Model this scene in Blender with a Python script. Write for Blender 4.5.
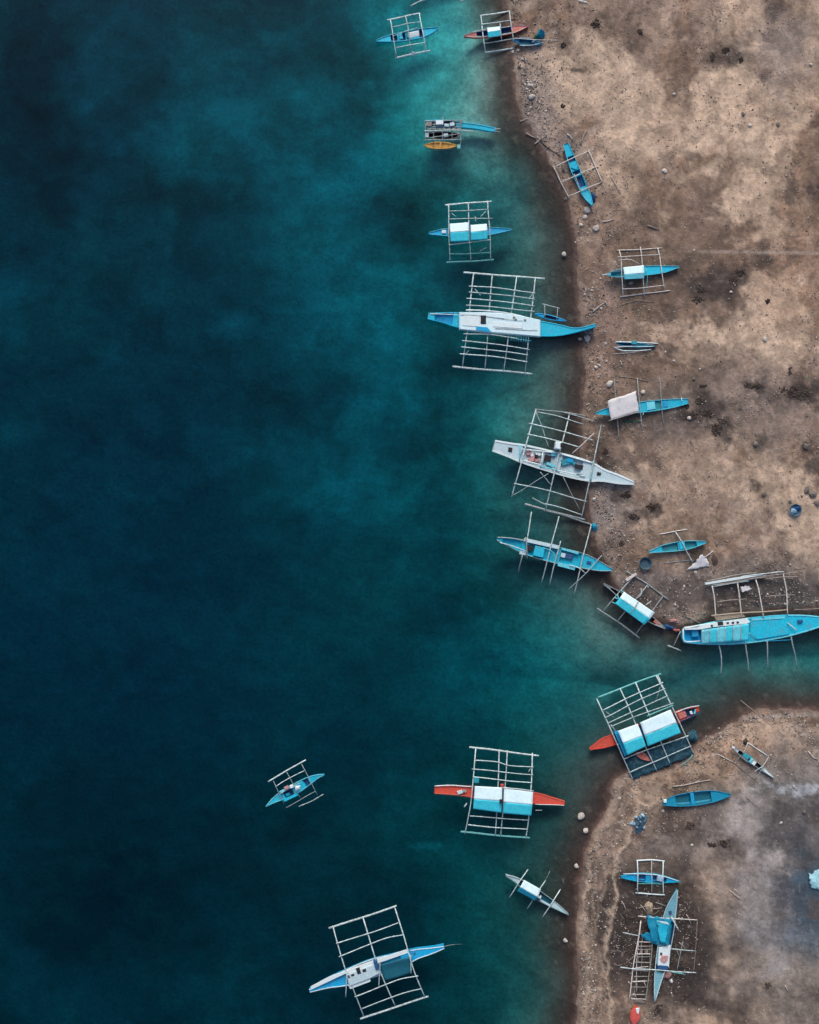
import bpy, math, random
import numpy as np
from mathutils import Vector

for o in list(bpy.data.objects):
    bpy.data.objects.remove(o)
SC = bpy.context.scene
COL = SC.collection
R = math.radians
random.seed(7)
S = 0.1          # metres of ground per photograph pixel
H = 110.0        # drone height over the water

# ------------------------------------------------------------------ camera
cam = bpy.data.cameras.new('drone_camera')
cam.sensor_fit = 'VERTICAL'; cam.sensor_height = 24.0
cam.lens = 24.0 * H / 102.4
cam.clip_start = 1.0; cam.clip_end = 3000.0
camo = bpy.data.objects.new('drone_camera', cam)
camo.location = (0, 0, H); camo.rotation_euler = (0, 0, 0)
COL.objects.link(camo); SC.camera = camo

# ------------------------------------------------------------------ light
SUN_EL, SUN_AZ = 40.0, 358.0       # azimuth clockwise from +Y (top of the picture)
w = bpy.data.worlds.new('World'); SC.world = w; w.use_nodes = True
nt = w.node_tree; nt.nodes.clear()
sky = nt.nodes.new('ShaderNodeTexSky'); sky.sky_type = 'NISHITA'; sky.sun_disc = False
sky.sun_elevation = R(SUN_EL); sky.sun_rotation = R(SUN_AZ)
sky.air_density = 0.6; sky.dust_density = 3.0; sky.ozone_density = 0.0
bg = nt.nodes.new('ShaderNodeBackground'); bg.inputs[1].default_value = 0.15
ow = nt.nodes.new('ShaderNodeOutputWorld')
nt.links.new(sky.outputs[0], bg.inputs[0]); nt.links.new(bg.outputs[0], ow.inputs[0])
sl = bpy.data.lights.new('sun', 'SUN'); sl.energy = 1.25; sl.angle = R(30); sl.color = (1.0, 0.975, 0.94)
so = bpy.data.objects.new('sun', sl); COL.objects.link(so)
az = R(SUN_AZ); el = R(SUN_EL)
sdir = Vector((math.sin(az) * math.cos(el), math.cos(az) * math.cos(el), math.sin(el)))
so.rotation_euler = sdir.to_track_quat('Z', 'Y').to_euler()
so.location = sdir * 150
SC.view_settings.view_transform = 'Standard'; SC.view_settings.look = 'None'
SC.view_settings.gamma = 1.0; SC.view_settings.use_curve_mapping = False
SC.view_settings.exposure = 0.34
try:
    SC.cycles.transparent_max_bounces = 24
    SC.cycles.volume_bounces = 0; SC.cycles.max_bounces = 4; SC.cycles.diffuse_bounces = 2; SC.cycles.glossy_bounces = 2
    SC.cycles.caustics_reflective = False; SC.cycles.caustics_refractive = False
except Exception:
    pass

# ------------------------------------------------------------------ noise
def _hash(ix, iy, seed):
    n = (ix.astype(np.int64) * 374761393 + iy.astype(np.int64) * 668265263 + seed * 144665) & 0x7fffffff
    n = ((n ^ (n >> 13)) * 1274126177) & 0x7fffffff
    n = n ^ (n >> 16)
    return (n & 0xffff) / 65535.0
def vnoise(x, y, seed=0):
    x = np.asarray(x, float); y = np.asarray(y, float)
    ix = np.floor(x); iy = np.floor(y); fx = x - ix; fy = y - iy
    fx = fx * fx * fx * (fx * (fx * 6 - 15) + 10); fy = fy * fy * fy * (fy * (fy * 6 - 15) + 10)
    a = _hash(ix, iy, seed); b = _hash(ix + 1, iy, seed); c = _hash(ix, iy + 1, seed); d = _hash(ix + 1, iy + 1, seed)
    return (a * (1 - fx) + b * fx) * (1 - fy) + (c * (1 - fx) + d * fx) * fy
def fbm(x, y, scale, octv=4, seed=0, gain=0.5):
    """0..1 noise; scale = size of the largest lumps in pixels."""
    t = 0; amp = 1; tot = 0; f = 1.0 / scale
    ca, sa = 0.8, 0.6
    for k in range(octv):
        t = t + amp * vnoise((x * ca - y * sa) * f + 17.3 * k, (x * sa + y * ca) * f - 9.1 * k, seed + 31 * k)
        tot += amp; amp *= gain; f *= 2.03
        ca, sa = ca * 0.8 - sa * 0.6, ca * 0.6 + sa * 0.8
    return t / tot
def sstep(a, b, x):
    t = np.clip((x - a) / (b - a), 0, 1); return t * t * (3 - 2 * t)

# ------------------------------------------------------------------ terrain (one sheet: beach and sea bed)
UP = [(440, -3600), (495, -700), (503, -60), (506, 0), (509, 28), (512, 52), (516, 76), (517, 100), (525, 121), (538, 142), (549, 160), (560, 182),
      (567, 198), (572, 217), (576, 241), (577, 278), (580, 318), (583, 348), (585, 377), (583, 406), (582, 432),
      (582, 458), (588, 480), (590, 506), (593, 526), (597, 546), (605, 560), (611, 572), (618, 586), (632, 602), (650, 615), (676, 626),
      (695, 620), (720, 613), (760, 610), (819, 606), (900, 600), (1100, 590), (3600, 560)]
LOW = [(3600, 800), (1100, 735), (900, 716), (819, 712), (800, 709), (785, 708), (758, 711), (740, 717), (728, 724), (712, 735),
       (700, 742), (688, 758), (672, 768), (650, 774), (629, 770), (616, 779), (608, 800), (601, 820), (592, 836), (585, 853), (581, 881),
       (579, 905), (577, 932), (578, 973), (576, 1024), (574, 1100), (560, 1700), (500, 4600)]
POLYS = [np.array(UP + [(3600, -3600)], float), np.array(LOW + [(3600, 4600)], float)]
def signed(px, py):
    """distance to the water line in pixels, positive on land"""
    px = np.asarray(px, float); py = np.asarray(py, float)
    best = np.full(px.shape, 1e9); inside = np.zeros(px.shape, bool)
    for poly in POLYS:
        n = len(poly); ins = np.zeros(px.shape, bool)
        for i in range(n):
            x0, y0 = poly[i]; x1, y1 = poly[(i + 1) % n]
            dx, dy = x1 - x0, y1 - y0
            far = min(x0, x1) >= 3599 or (abs(y0) > 3500 and abs(y1) > 3500)
            if not far:
                t = np.clip(((px - x0) * dx + (py - y0) * dy) / (dx * dx + dy * dy), 0, 1)
                best = np.minimum(best, np.hypot(px - x0 - t * dx, py - y0 - t * dy))
            if y0 != y1:
                cond = ((y0 > py) != (y1 > py)) & (px < (x1 - x0) * (py - y0) / (y1 - y0) + x0)
                ins ^= cond
        inside |= ins
    return np.where(inside, best, -best)
def blob(px, py, x, y, rx, ry, ang=0.0, soft=1.0, wob=0.5, seed=3):
    c, s_ = math.cos(R(ang)), math.sin(R(ang))
    u = ((px - x) * c + (py - y) * s_) / rx; v = (-(px - x) * s_ + (py - y) * c) / ry
    d = np.sqrt(u * u + v * v)
    near = d < 1 + soft * 0.4 + wob
    out = np.zeros(px.shape)
    if near.any():
        e = d[near] + wob * (fbm(px[near], py[near], max(6, min(rx, ry) * 1.1), 5, seed, 0.62) - 0.5) * 2.4
        out[near] = 1 - sstep(1 - soft * 0.8, 1 + soft * 0.4, e)
    return out

def height_from(px, py, d):
    d = d + (fbm(px, py, 14, 4, 5) - 0.5) * 7
    dm = d * S
    land = 0.03 + 1.0 * (1 - np.exp(-np.maximum(dm, 0) / 6.0))
    land = land + (fbm(px, py, 120, 4, 11) - 0.5) * 0.5 * sstep(0, 60, d)
    land = land + (fbm(px, py, 16, 4, 12) - 0.5) * 0.16 * sstep(-2, 12, d)
    bm_ = sstep(770, 790, py) * (1 - sstep(640, 670, px))
    land = land + bm_ * (0.22 * np.exp(-((d + (fbm(px, py, 26, 5, 86, 0.65) - 0.5) * 16 - 31) / 3.0) ** 2) + 0.12 * np.exp(-((d + (fbm(px, py, 26, 5, 62, 0.65) - 0.5) * 16 - 7) / 3.0) ** 2))
    q = np.maximum(-dm, 0)
    sea = -(0.02 + 0.20 * np.minimum(q, 3.0) + 0.27 * np.clip(q - 3.0, 0, 14) + 0.06 * np.clip(q - 17.0, 0, 30))
    sea = sea - (fbm(px, py, 90, 4, 21) - 0.5) * 1.4 * sstep(0, 60, -d)
    return np.where(d > 0, land, np.minimum(sea, -0.01)), d
def ground_z(px, py):
    a = np.array([float(px)]); b = np.array([float(py)])
    z, _ = height_from(a, b, signed(a, b)); return float(z[0])

def lerp(c, col, m):
    return c * (1 - m[..., None]) + np.array(col) * m[..., None]
def colour_from(px, py, d):
    wx = (fbm(px, py, 48, 4, 2) - 0.5) * 70; wy = (fbm(px, py, 48, 4, 3) - 0.5) * 70
    n1 = fbm(px + wx, py + wy, 130, 6, 41, 0.58); n2 = fbm(px + wx * 0.8, py + wy * 0.8, 60, 6, 42, 0.6); n3 = fbm(px, py, 14, 4, 43)
    c = np.zeros(px.shape + (3,)) + np.array([0.278, 0.186, 0.128])
    c = lerp(c, (0.40, 0.305, 0.24), sstep(0.50, 0.60, n2) * 0.55)
    c = lerp(c, (0.145, 0.106, 0.083), sstep(0.50, 0.60, n1) * 0.55)
    c = lerp(c, (0.115, 0.085, 0.068), sstep(0.54, 0.72, n3) * 0.55)
    n4 = fbm(px + wx * 0.5, py + wy * 0.5, 28, 5, 44, 0.62); n5 = fbm(px + 300, py, 8, 3, 45, 0.6)
    c = lerp(c, (0.09, 0.066, 0.054), sstep(0.58, 0.72, n4) * 0.55)
    c = lerp(c, (0.43, 0.34, 0.265), (1 - sstep(0.28, 0.40, n4)) * 0.5)
    c = lerp(c, (0.10, 0.075, 0.06), sstep(0.70, 0.82, n5) * 0.6)
    def B(x, y, rx, ry, col, k=1.0, ang=0, soft=1.0, wob=0.6, seed=3):
        nonlocal c
        c = lerp(c, col, blob(px, py, x, y, rx * 1.2, ry * 1.2, ang, soft, wob, seed) ** 0.7 * k)
    LIGHT = (0.53, 0.395, 0.285); TAN = (0.40, 0.305, 0.235); GREY = (0.175, 0.155, 0.145); RED = (0.27, 0.185, 0.145)
    DARK = (0.055, 0.043, 0.038); BROWN = (0.175, 0.120, 0.086); BLUE = (0.17, 0.185, 0.205)
    for a in [(690, 70, 26, 50, 0.8), (690, 200, 55, 42, 0.75), (650, 205, 30, 40, 0.5), (745, 245, 80, 22, 0.5), (636, 50, 22, 14, 0.6), (620, 330, 35, 60, 0.5), (620, 425, 40, 25, 0.6),
              (690, 435, 55, 22, 0.5), (650, 245, 40, 45, 0.45), (815, 200, 12, 50, 0.6), (740, 420, 80, 45, 0.45), (640, 560, 50, 22, 0.5), (690, 530, 60, 18, 0.45), (815, 120, 10, 40, 0.4), (600, 15, 40, 14, 0.5), (700, 370, 60, 16, 0.4)]:
        B(*a[:4], BROWN, a[4] * 0.85, wob=1.1, soft=0.8, seed=int(a[1]) + 7)
    for a in [(595, 90, 46, 42, 0.85), (640, 140, 40, 50, 0.6), (722, 100, 28, 52, 0.85), (733, 20, 18, 34, 0.6), (796, 60, 24, 38, 0.45), (758, 195, 24, 46, 0.75), (760, 130, 30, 24, 0.6),
              (757, 325, 30, 28, 0.8), (695, 332, 46, 9, 0.8), (790, 350, 36, 14, 0.6), (700, 352, 40, 10, 0.4), (738, 485, 30, 9, 0.75), (790, 545, 32, 34, 0.75), (770, 470, 50, 14, 0.6), (720, 455, 45, 16, 0.5), (800, 515, 25, 25, 0.7), (700, 490, 40, 14, 0.4),
              (720, 950, 26, 30, 0.75), (712, 905, 16, 36, 0.7), (690, 870, 36, 16, 0.4), (690, 1010, 60, 14, 0.45), (660, 505, 40, 16, 0.5), (640, 478, 30, 10, 0.45), (735, 800, 24, 20, 0.4), (780, 735, 40, 12, 0.5), (690, 765, 26, 10, 0.4), (645, 810, 12, 20, 0.35)]:
        B(*a[:4], LIGHT, a[4], wob=1.35, soft=0.5, seed=int(a[0]))
    for a in [(800, 262, 60, 18, 0.6), (800, 300, 40, 25, 0.45), (735, 860, 45, 40, 0.5), (700, 480, 35, 25, 0.35), (596, 270, 14, 60, 0.4), (605, 345, 12, 40, 0.55), (650, 340, 30, 15, 0.3), (760, 740, 50, 14, 0.3), (605, 805, 8, 40, 0.4)]:
        B(*a[:4], RED if a[0] < 730 else (0.33, 0.215, 0.145), a[4], wob=0.7, seed=int(a[1]))
    for a in [(612, 500, 28, 30, 0.75), (785, 50, 28, 40, 0.6), (600, 545, 20, 30, 0.4), (535, 100, 18, 30, 0.6), (560, 150, 25, 15, 0.5), (668, 415, 30, 14, 0.4),
              (730, 410, 70, 40, 0.35), (640, 600, 50, 22, 0.6), (760, 585, 80, 20, 0.7), (650, 580, 30, 12, 0.4), (690, 720, 30, 18, 0.5), (660, 850, 30, 20, 0.5), (690, 835, 45, 25, 0.45), (615, 880, 12, 60, 0.3)]:
        B(*a[:4], GREY, a[4], wob=0.7, seed=int(a[1]))
    # wet grey run-off at the lower right
    B(795, 850, 66, 90, (0.195, 0.175, 0.158), 1.0, soft=0.9, wob=0.9, seed=77); B(800, 905, 40, 40, (0.075, 0.085, 0.10), .8, wob=.9, seed=277); B(780, 885, 22, 18, (0.09, 0.09, 0.105), .7, wob=.9, seed=278); B(800, 990, 40, 24, (0.12, 0.105, 0.095), .7, wob=.9, seed=279); B(745, 820, 18, 30, (0.38, 0.345, 0.32), .7, wob=1.2, soft=.7, seed=177); B(750, 900, 16, 40, (0.34, 0.31, 0.29), .7, wob=1.2, soft=.7, seed=178)
    B(790, 960, 75, 45, (0.235, 0.20, 0.17), 0.75, soft=1.1, seed=78)
    B(793, 830, 36, 36, (0.055, 0.055, 0.06), 0.95, soft=1.2, seed=79)
    B(812, 893, 22, 42, (0.045, 0.085, 0.115), 0.85, soft=1.0, wob=0.7, seed=80)
    B(775, 935, 30, 14, BLUE, 0.5, seed=81)
    B(805, 788, 34, 4.5, (0.50, 0.53, 0.56), 0.6, ang=3, soft=1.0, wob=1.0, seed=82)
    B(775, 964, 9, 1.6, (0.42, 0.41, 0.40), 0.6, ang=-4, wob=1.0, seed=84)
    # dark weed and oil stains
    for a in [(735, 275, 34, 11, 0.85, -25), (700, 292, 18, 8, 0.9, 10), (715, 285, 14, 12, 0.7, 0), (728, 298, 16, 7, 0.7, 20), (795, 393, 18, 11, 1.0, 0), (752, 386, 11, 5, 0.85, 0), (705, 410, 13, 13, 0.95, 20),
              (718, 428, 12, 12, 0.9, 30), (697, 400, 10, 7, 0.8, 0), (688, 416, 9, 8, 0.8, 0), (562, 52, 14, 14, 0.35, 0), (624, 48, 18, 14, 0.45, 0), (596, 25, 10, 7, 0.6, 0), (638, 20, 10, 10, 0.3, 0),
              (726, 55, 18, 9, 0.6, -20), (740, 62, 8, 8, 0.5, 0), (818, 190, 10, 8, 0.8, 0), (786, 195, 5, 14, 0.6, 0), (668, 350, 9, 5, 0.7, 10), (620, 497, 9, 6, 0.9, 0), (652, 510, 8, 7, 0.95, 0), (634, 516, 8, 5, 0.7, 0), (815, 470, 9, 12, 0.8, 0),
              (805, 445, 8, 6, 0.8, 0), (757, 445, 7, 6, 0.7, 0), (765, 565, 18, 14, 0.6, 0), (695, 562, 9, 7, 0.75, 0), (760, 598, 70, 11, 0.65, 0), (690, 600, 30, 12, 0.4, 0), (668, 822, 26, 14, 0.45, 0), (690, 830, 14, 10, 0.6, 0), (725, 845, 12, 8, 0.5, 0), (810, 812, 7, 6, 0.7, 0), (783, 805, 8, 10, 0.5, 0),
              (573, 72, 8, 2.5, 0.8, 0), (648, 228, 12, 4, 0.5, 10), (655, 937, 46, 58, 1.0, 0), (630, 920, 18, 40, 0.8, 0), (690, 930, 16, 44, 0.8, 0), (660, 905, 28, 20, 0.7, 0), (665, 1010, 8, 5, 0.7, -30), (690, 1000, 9, 7, 0.5, 0),
              (768, 985, 7, 6, 0.6, 0), (812, 990, 10, 8, 0.5, 0), (800, 860, 14, 4, 0.5, 0), (645, 260, 30, 24, 0.3, 0), (650, 418, 30, 8, 0.35, 0), (605, 450, 12, 18, 0.6, 0), (600, 462, 10, 10, 0.6, 0), (680, 415, 5, 5, .6, 0)]:
        B(a[0], a[1], a[2], a[3], DARK, a[4], ang=a[5], soft=1.0, wob=1.3, seed=int(a[0] * 3 + a[1]))
    for q in ((655, 935, 40, 52, 301), (650, 915, 34, 30, 302), (668, 950, 30, 34, 303), (640, 955, 26, 30, 304)): B(q[0], q[1], q[2], q[3], (0.050, 0.040, 0.035), 0.75, wob=0.9, soft=0.8, seed=q[4])
    B(765, 590, 80, 14, (0.085, 0.075, 0.07), 0.8, wob=0.9, seed=305); B(640, 598, 40, 14, (0.12, 0.10, 0.09), 0.6, wob=0.9, seed=306)
    n6 = fbm(px + wx * 0.3, py + wy * 0.3, 11, 4, 46, 0.65)
    c = c * (0.80 + 0.42 * sstep(0.30, 0.70, n6))[..., None]
    for q in range(14): B(742 + (q * 37) % 76, 800 + (q * 53) % 210, 5 + q % 5 * 2, 3 + q % 4 * 2, ((0.33, 0.30, 0.28) if q % 2 else (0.085, 0.075, 0.072)), 0.7, ang=q * 25, wob=1.3, soft=0.8, seed=400 + q)
    # stripes of old tide lines on the lower west beach
    st = np.zeros(px.shape)
    for off, wdt, k in [(7, 3.0, 0.75), (13, 1.6, 0.4), (20, 1.6, 0.4), (31, 2.0, 1.0)]:
        st = np.maximum(st, k * np.exp(-((d + (fbm(px, py, 26, 5, 55 + off, 0.65) - 0.5) * 16 - off) / wdt) ** 2) * (0.35 + 0.9 * vnoise(px / 7, py / 7, off)))
    st = st * sstep(770, 790, py) * (1 - sstep(640, 670, px))
    c = lerp(c, (0.45, 0.345, 0.255), np.clip(st * 1.15, 0, 1))
    # road-like pale track and drag marks
    B(770, 255, 75, 1.6, (0.42, 0.34, 0.28), 0.6, ang=1, wob=0.4, seed=90)
    B(760, 717, 70, 2.0, (0.36, 0.32, 0.28), 0.6, ang=-3, wob=0.7, seed=91)
    # speckle
    sp = vnoise(px / 2.6, py / 2.6, 61); sp2 = vnoise(px / 2.1 + 50, py / 2.1, 62)
    nearshore = np.exp(-np.maximum(d, 0) / 35.0)
    c = lerp(c, (0.52, 0.46, 0.40), sstep(0.86, 0.97, sp) * (0.15 + 0.55 * nearshore))
    c = lerp(c, (0.09, 0.07, 0.06), sstep(0.82, 0.96, sp2) * (0.25 + 0.5 * nearshore))
    # wet edge
    c = lerp(c, (0.15, 0.115, 0.095), (1 - sstep(0, 5, d)) * 0.55 * (d > 0))
    # ---- sea bed
    wob = fbm(px, py, 30, 4, 71); big = fbm(px + 60 * wob, py + 40 * wob, 140, 5, 72)
    mud = np.array([0.085, 0.046, 0.036]) + np.array([0.10, 0.062, 0.045]) * ((1 - sstep(0, 6, -d + (fbm(px, py, 9, 3, 74) - 0.5) * 6))[..., None] + 0.9 * sstep(0.62, 0.8, fbm(px, py, 7, 3, 75))[..., None])
    s = np.zeros(px.shape + (3,)) + np.array([0.175, 0.165, 0.150])
    s = lerp(s, (0.34, 0.32, 0.26), sstep(0.42, 0.72, big) * 0.6)
    def W(x, y, rx, ry, k, v=0.36, ang=0, seed=5, wob=0.7):
        nonlocal s
        v = min(v * 1.75, 0.85)
        s = lerp(s, (v, v * 0.95, v * 0.80), blob(px, py, x, y, rx, ry, ang, 1.5, wob, seed) * k)
    for a in [(450, 45, 75, 80, 1.0, 0.48), (430, 5, 60, 35, 0.9, 0.5), (465, 125, 60, 70, 0.9, 0.45), (395, 150, 35, 30, 0.5, 0.34), (575, 645, 110, 46, 0.9, 0.25), (740, 658, 130, 22, 0.85, 0.22),
              (400, 250, 90, 45, 0.35, 0.26), (505, 420, 50, 120, 0.8, 0.24), (460, 520, 80, 60, 0.5, 0.17), (530, 250, 25, 80, 0.6, 0.20),
              (87, 50, 40, 55, 0.30, 0.4), (205, 110, 95, 65, 0.4, 0.36), (272, 66, 26, 20, 0.35, 0.5), (330, 170, 70, 80, 0.5, 0.42), (325, 290, 60, 70, 0.5, 0.42), (225, 315, 22, 14, 0.25, 0.6), (410, 300, 60, 60, 0.4, 0.3),
              (290, 465, 50, 38, 0.28, 0.5), (345, 490, 55, 35, 0.25, 0.5), (380, 380, 40, 70, 0.4, 0.5), (540, 800, 30, 70, 0.6, 0.12), (532, 950, 24, 90, 0.6, 0.11), (480, 700, 50, 40, 0.3, 0.25),
              (575, 820, 12, 25, 0.5, 0.14), (425, 858, 14, 5, 0.6, 0.6), (590, 905, 8, 12, 0.3, 0.2), (430, 935, 9, 16, 0.3, 0.3)]:
        W(*a[:6], seed=int(a[0]))
    for a in [(310, 220, 50, 26, 0.4, 0.03, -20), (200, 180, 45, 25, 0.5, 0.03, 10), (130, 160, 60, 45, 0.5, 0.03, 40), (100, 250, 90, 60, 0.4, 0.035, 0), (330, 40, 28, 30, 0.6, 0.05, 0), (410, 205, 55, 40, 0.65, 0.05, 0), (20, 60, 40, 160, 0.8, 0.03, 0), (80, 920, 120, 60, 0.5, 0.03, 0), (270, 590, 120, 40, 0.4, 0.03, 40), (400, 620, 80, 60, 0.5, 0.05, 0), (250, 400, 60, 45, 0.45, 0.04, 60)]:
        W(*a[:6], ang=a[6], seed=int(a[1]))
    fine = fbm(px + 50 * wob, py + 50 * big, 42, 5, 76, 0.6)
    amp = 0.13 * (1 - sstep(480, 640, py)) + 0.09
    s = s * (0.96 + amp * (2 * sstep(0.30, 0.70, fine) - 1))[..., None]
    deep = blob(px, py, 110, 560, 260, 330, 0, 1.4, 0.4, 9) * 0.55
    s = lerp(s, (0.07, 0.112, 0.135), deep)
    low = sstep(690, 800, py) * 0.3
    s = s * (1 - low)[..., None]
    band = 1 - sstep(10, 46, -d + (fbm(px, py, 35, 4, 73) - 0.5) * 30)
    chan = sstep(640, 690, px) * (1 - sstep(640, 700, py))      # channel behind the big boat is deeper
    s = s * (1 - band[..., None] * 0.93) + mud * band[..., None] * 0.93
    c = np.where((d > 0)[..., None], c, s)
    wet = np.clip(blob(px, py, 790, 870, 60, 110, 0, 1, 0.5, 77) + (1 - sstep(0, 7, d)) + blob(px, py, 612, 500, 26, 28, 0, 1, .6, 8), 0, 1)
    return np.clip(c, 0.004, 0.85), wet

def axis(fine0, fine1, stepf, segs, lo, hi):
    a = list(np.arange(fine0, fine1 + 1e-6, stepf))
    v = fine1; st = stepf
    while v < hi: st = min(st * segs, 60); v += st; a.append(v)
    v = fine0; st = stepf
    while v > lo: st = min(st * segs, 60); v -= st; a.insert(0, v)
    return np.array(a)

# ------------------------------------------------------------------ objects helpers
def P(px, py, z=0.0):
    k = S * (H - z) / H
    return ((px - 409.5) * k, (512 - py) * k, z)
def tag(o, label=None, cat=None, group=None, kind=None):
    if label: o['label'] = label
    if cat: o['category'] = cat
    if group: o['group'] = group
    if kind: o['kind'] = kind
    return o
def mk(name, verts, faces, mats, parent=None, midx=None, smooth=False, local=False):
    me = bpy.data.meshes.new(name)
    off = Vector(parent['_loc']) if (parent is not None and not local) else Vector((0, 0, 0))
    me.from_pydata([tuple(Vector(v) - off) for v in verts], [], faces)
    for m in (mats if isinstance(mats, (list, tuple)) else [mats]): me.materials.append(m)
    if midx is not None: me.polygons.foreach_set('material_index', midx)
    if smooth: me.polygons.foreach_set('use_smooth', [True] * len(me.polygons))
    me.update()
    o = bpy.data.objects.new(name, me); COL.objects.link(o)
    if parent is not None:
        o.parent = parent; o['_loc'] = parent['_loc']
    return o

# ------------------------------------------------------------------ materials
def mat(name, col, rough=0.6, var=0.22, grime=0.5, scale=1.6, spec=0.3, bump=0.15, streak=0.0, dirt=(0.16, 0.13, 0.11), wear=None):
    m = bpy.data.materials.new(name); m.use_nodes = True
    t = m.node_tree; n = t.nodes; L = t.links
    b = n['Principled BSDF']; b.inputs['Roughness'].default_value = rough
    b.inputs['Specular IOR Level'].default_value = spec
    tc = n.new('ShaderNodeTexCoord'); oi = n.new('ShaderNodeObjectInfo')
    add = n.new('ShaderNodeVectorMath'); add.operation = 'ADD'
    sc = n.new('ShaderNodeVectorMath'); sc.operation = 'SCALE'; sc.inputs['Scale'].default_value = 37.0
    cmb = n.new('ShaderNodeCombineXYZ')
    for i in range(3): L.new(oi.outputs['Random'], cmb.inputs[i])
    L.new(cmb.outputs[0], sc.inputs[0]); L.new(tc.outputs['Object'], add.inputs[0]); L.new(sc.outputs[0], add.inputs[1])
    n1 = n.new('ShaderNodeTexNoise'); n1.inputs['Scale'].default_value = scale; n1.inputs['Detail'].default_value = 6; n1.inputs['Roughness'].default_value = 0.65
    n2 = n.new('ShaderNodeTexNoise'); n2.inputs['Scale'].default_value = scale * 4.7; n2.inputs['Detail'].default_value = 4
    L.new(add.outputs[0], n1.inputs['Vector']); L.new(add.outputs[0], n2.inputs['Vector'])
    mr = n.new('ShaderNodeMapRange'); mr.inputs[3].default_value = 1 - var; mr.inputs[4].default_value = 1 + var
    L.new(n2.outputs[0], mr.inputs[0]); mr.inputs[1].default_value = 0.3; mr.inputs[2].default_value = 0.7
    mr2 = n.new('ShaderNodeMapRange'); mr2.inputs[3].default_value = 1 - var * 0.7; mr2.inputs[4].default_value = 1 + var * 0.5
    L.new(oi.outputs['Random'], mr2.inputs[0])
    mu = n.new('ShaderNodeMath'); mu.operation = 'MULTIPLY'; L.new(mr.outputs[0], mu.inputs[0]); L.new(mr2.outputs[0], mu.inputs[1])
    cs = n.new('ShaderNodeVectorMath'); cs.operation = 'SCALE'; cs.inputs[0].default_value = col[:3]; L.new(mu.outputs[0], cs.inputs['Scale'])
    rp = n.new('ShaderNodeMapRange'); rp.inputs[1].default_value = 0.50; rp.inputs[2].default_value = 0.78; rp.inputs[3].default_value = 0; rp.inputs[4].default_value = grime
    L.new(n1.outputs[0], rp.inputs[0])
    mx = n.new('ShaderNodeMix'); mx.data_type = 'RGBA'; L.new(rp.outputs[0], mx.inputs[0]); L.new(cs.outputs[0], mx.inputs[6]); mx.inputs[7].default_value = (*dirt, 1)
    last = mx.outputs[2]
    if wear is not None:
        n3 = n.new('ShaderNodeTexNoise'); n3.inputs['Scale'].default_value = scale * 2.2; n3.inputs['Detail'].default_value = 8; n3.inputs['Roughness'].default_value = 0.75
        L.new(add.outputs[0], n3.inputs['Vector'])
        r3 = n.new('ShaderNodeMapRange'); r3.inputs[1].default_value = 0.50; r3.inputs[2].default_value = 0.72; r3.inputs[3].default_value = 0; r3.inputs[4].default_value = 0.75
        L.new(n3.outputs[0], r3.inputs[0])
        m3 = n.new('ShaderNodeMix'); m3.data_type = 'RGBA'; L.new(r3.outputs[0], m3.inputs[0]); L.new(last, m3.inputs[6]); m3.inputs[7].default_value = (*wear, 1); last = m3.outputs[2]
    L.new(last, b.inputs['Base Color'])
    if bump:
        bp = n.new('ShaderNodeBump'); bp.inputs['Strength'].default_value = bump; bp.inputs['Distance'].default_value = 0.05
        L.new(n2.outputs[0], bp.inputs['Height']); L.new(bp.outputs[0], b.inputs['Normal'])
    return m
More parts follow.
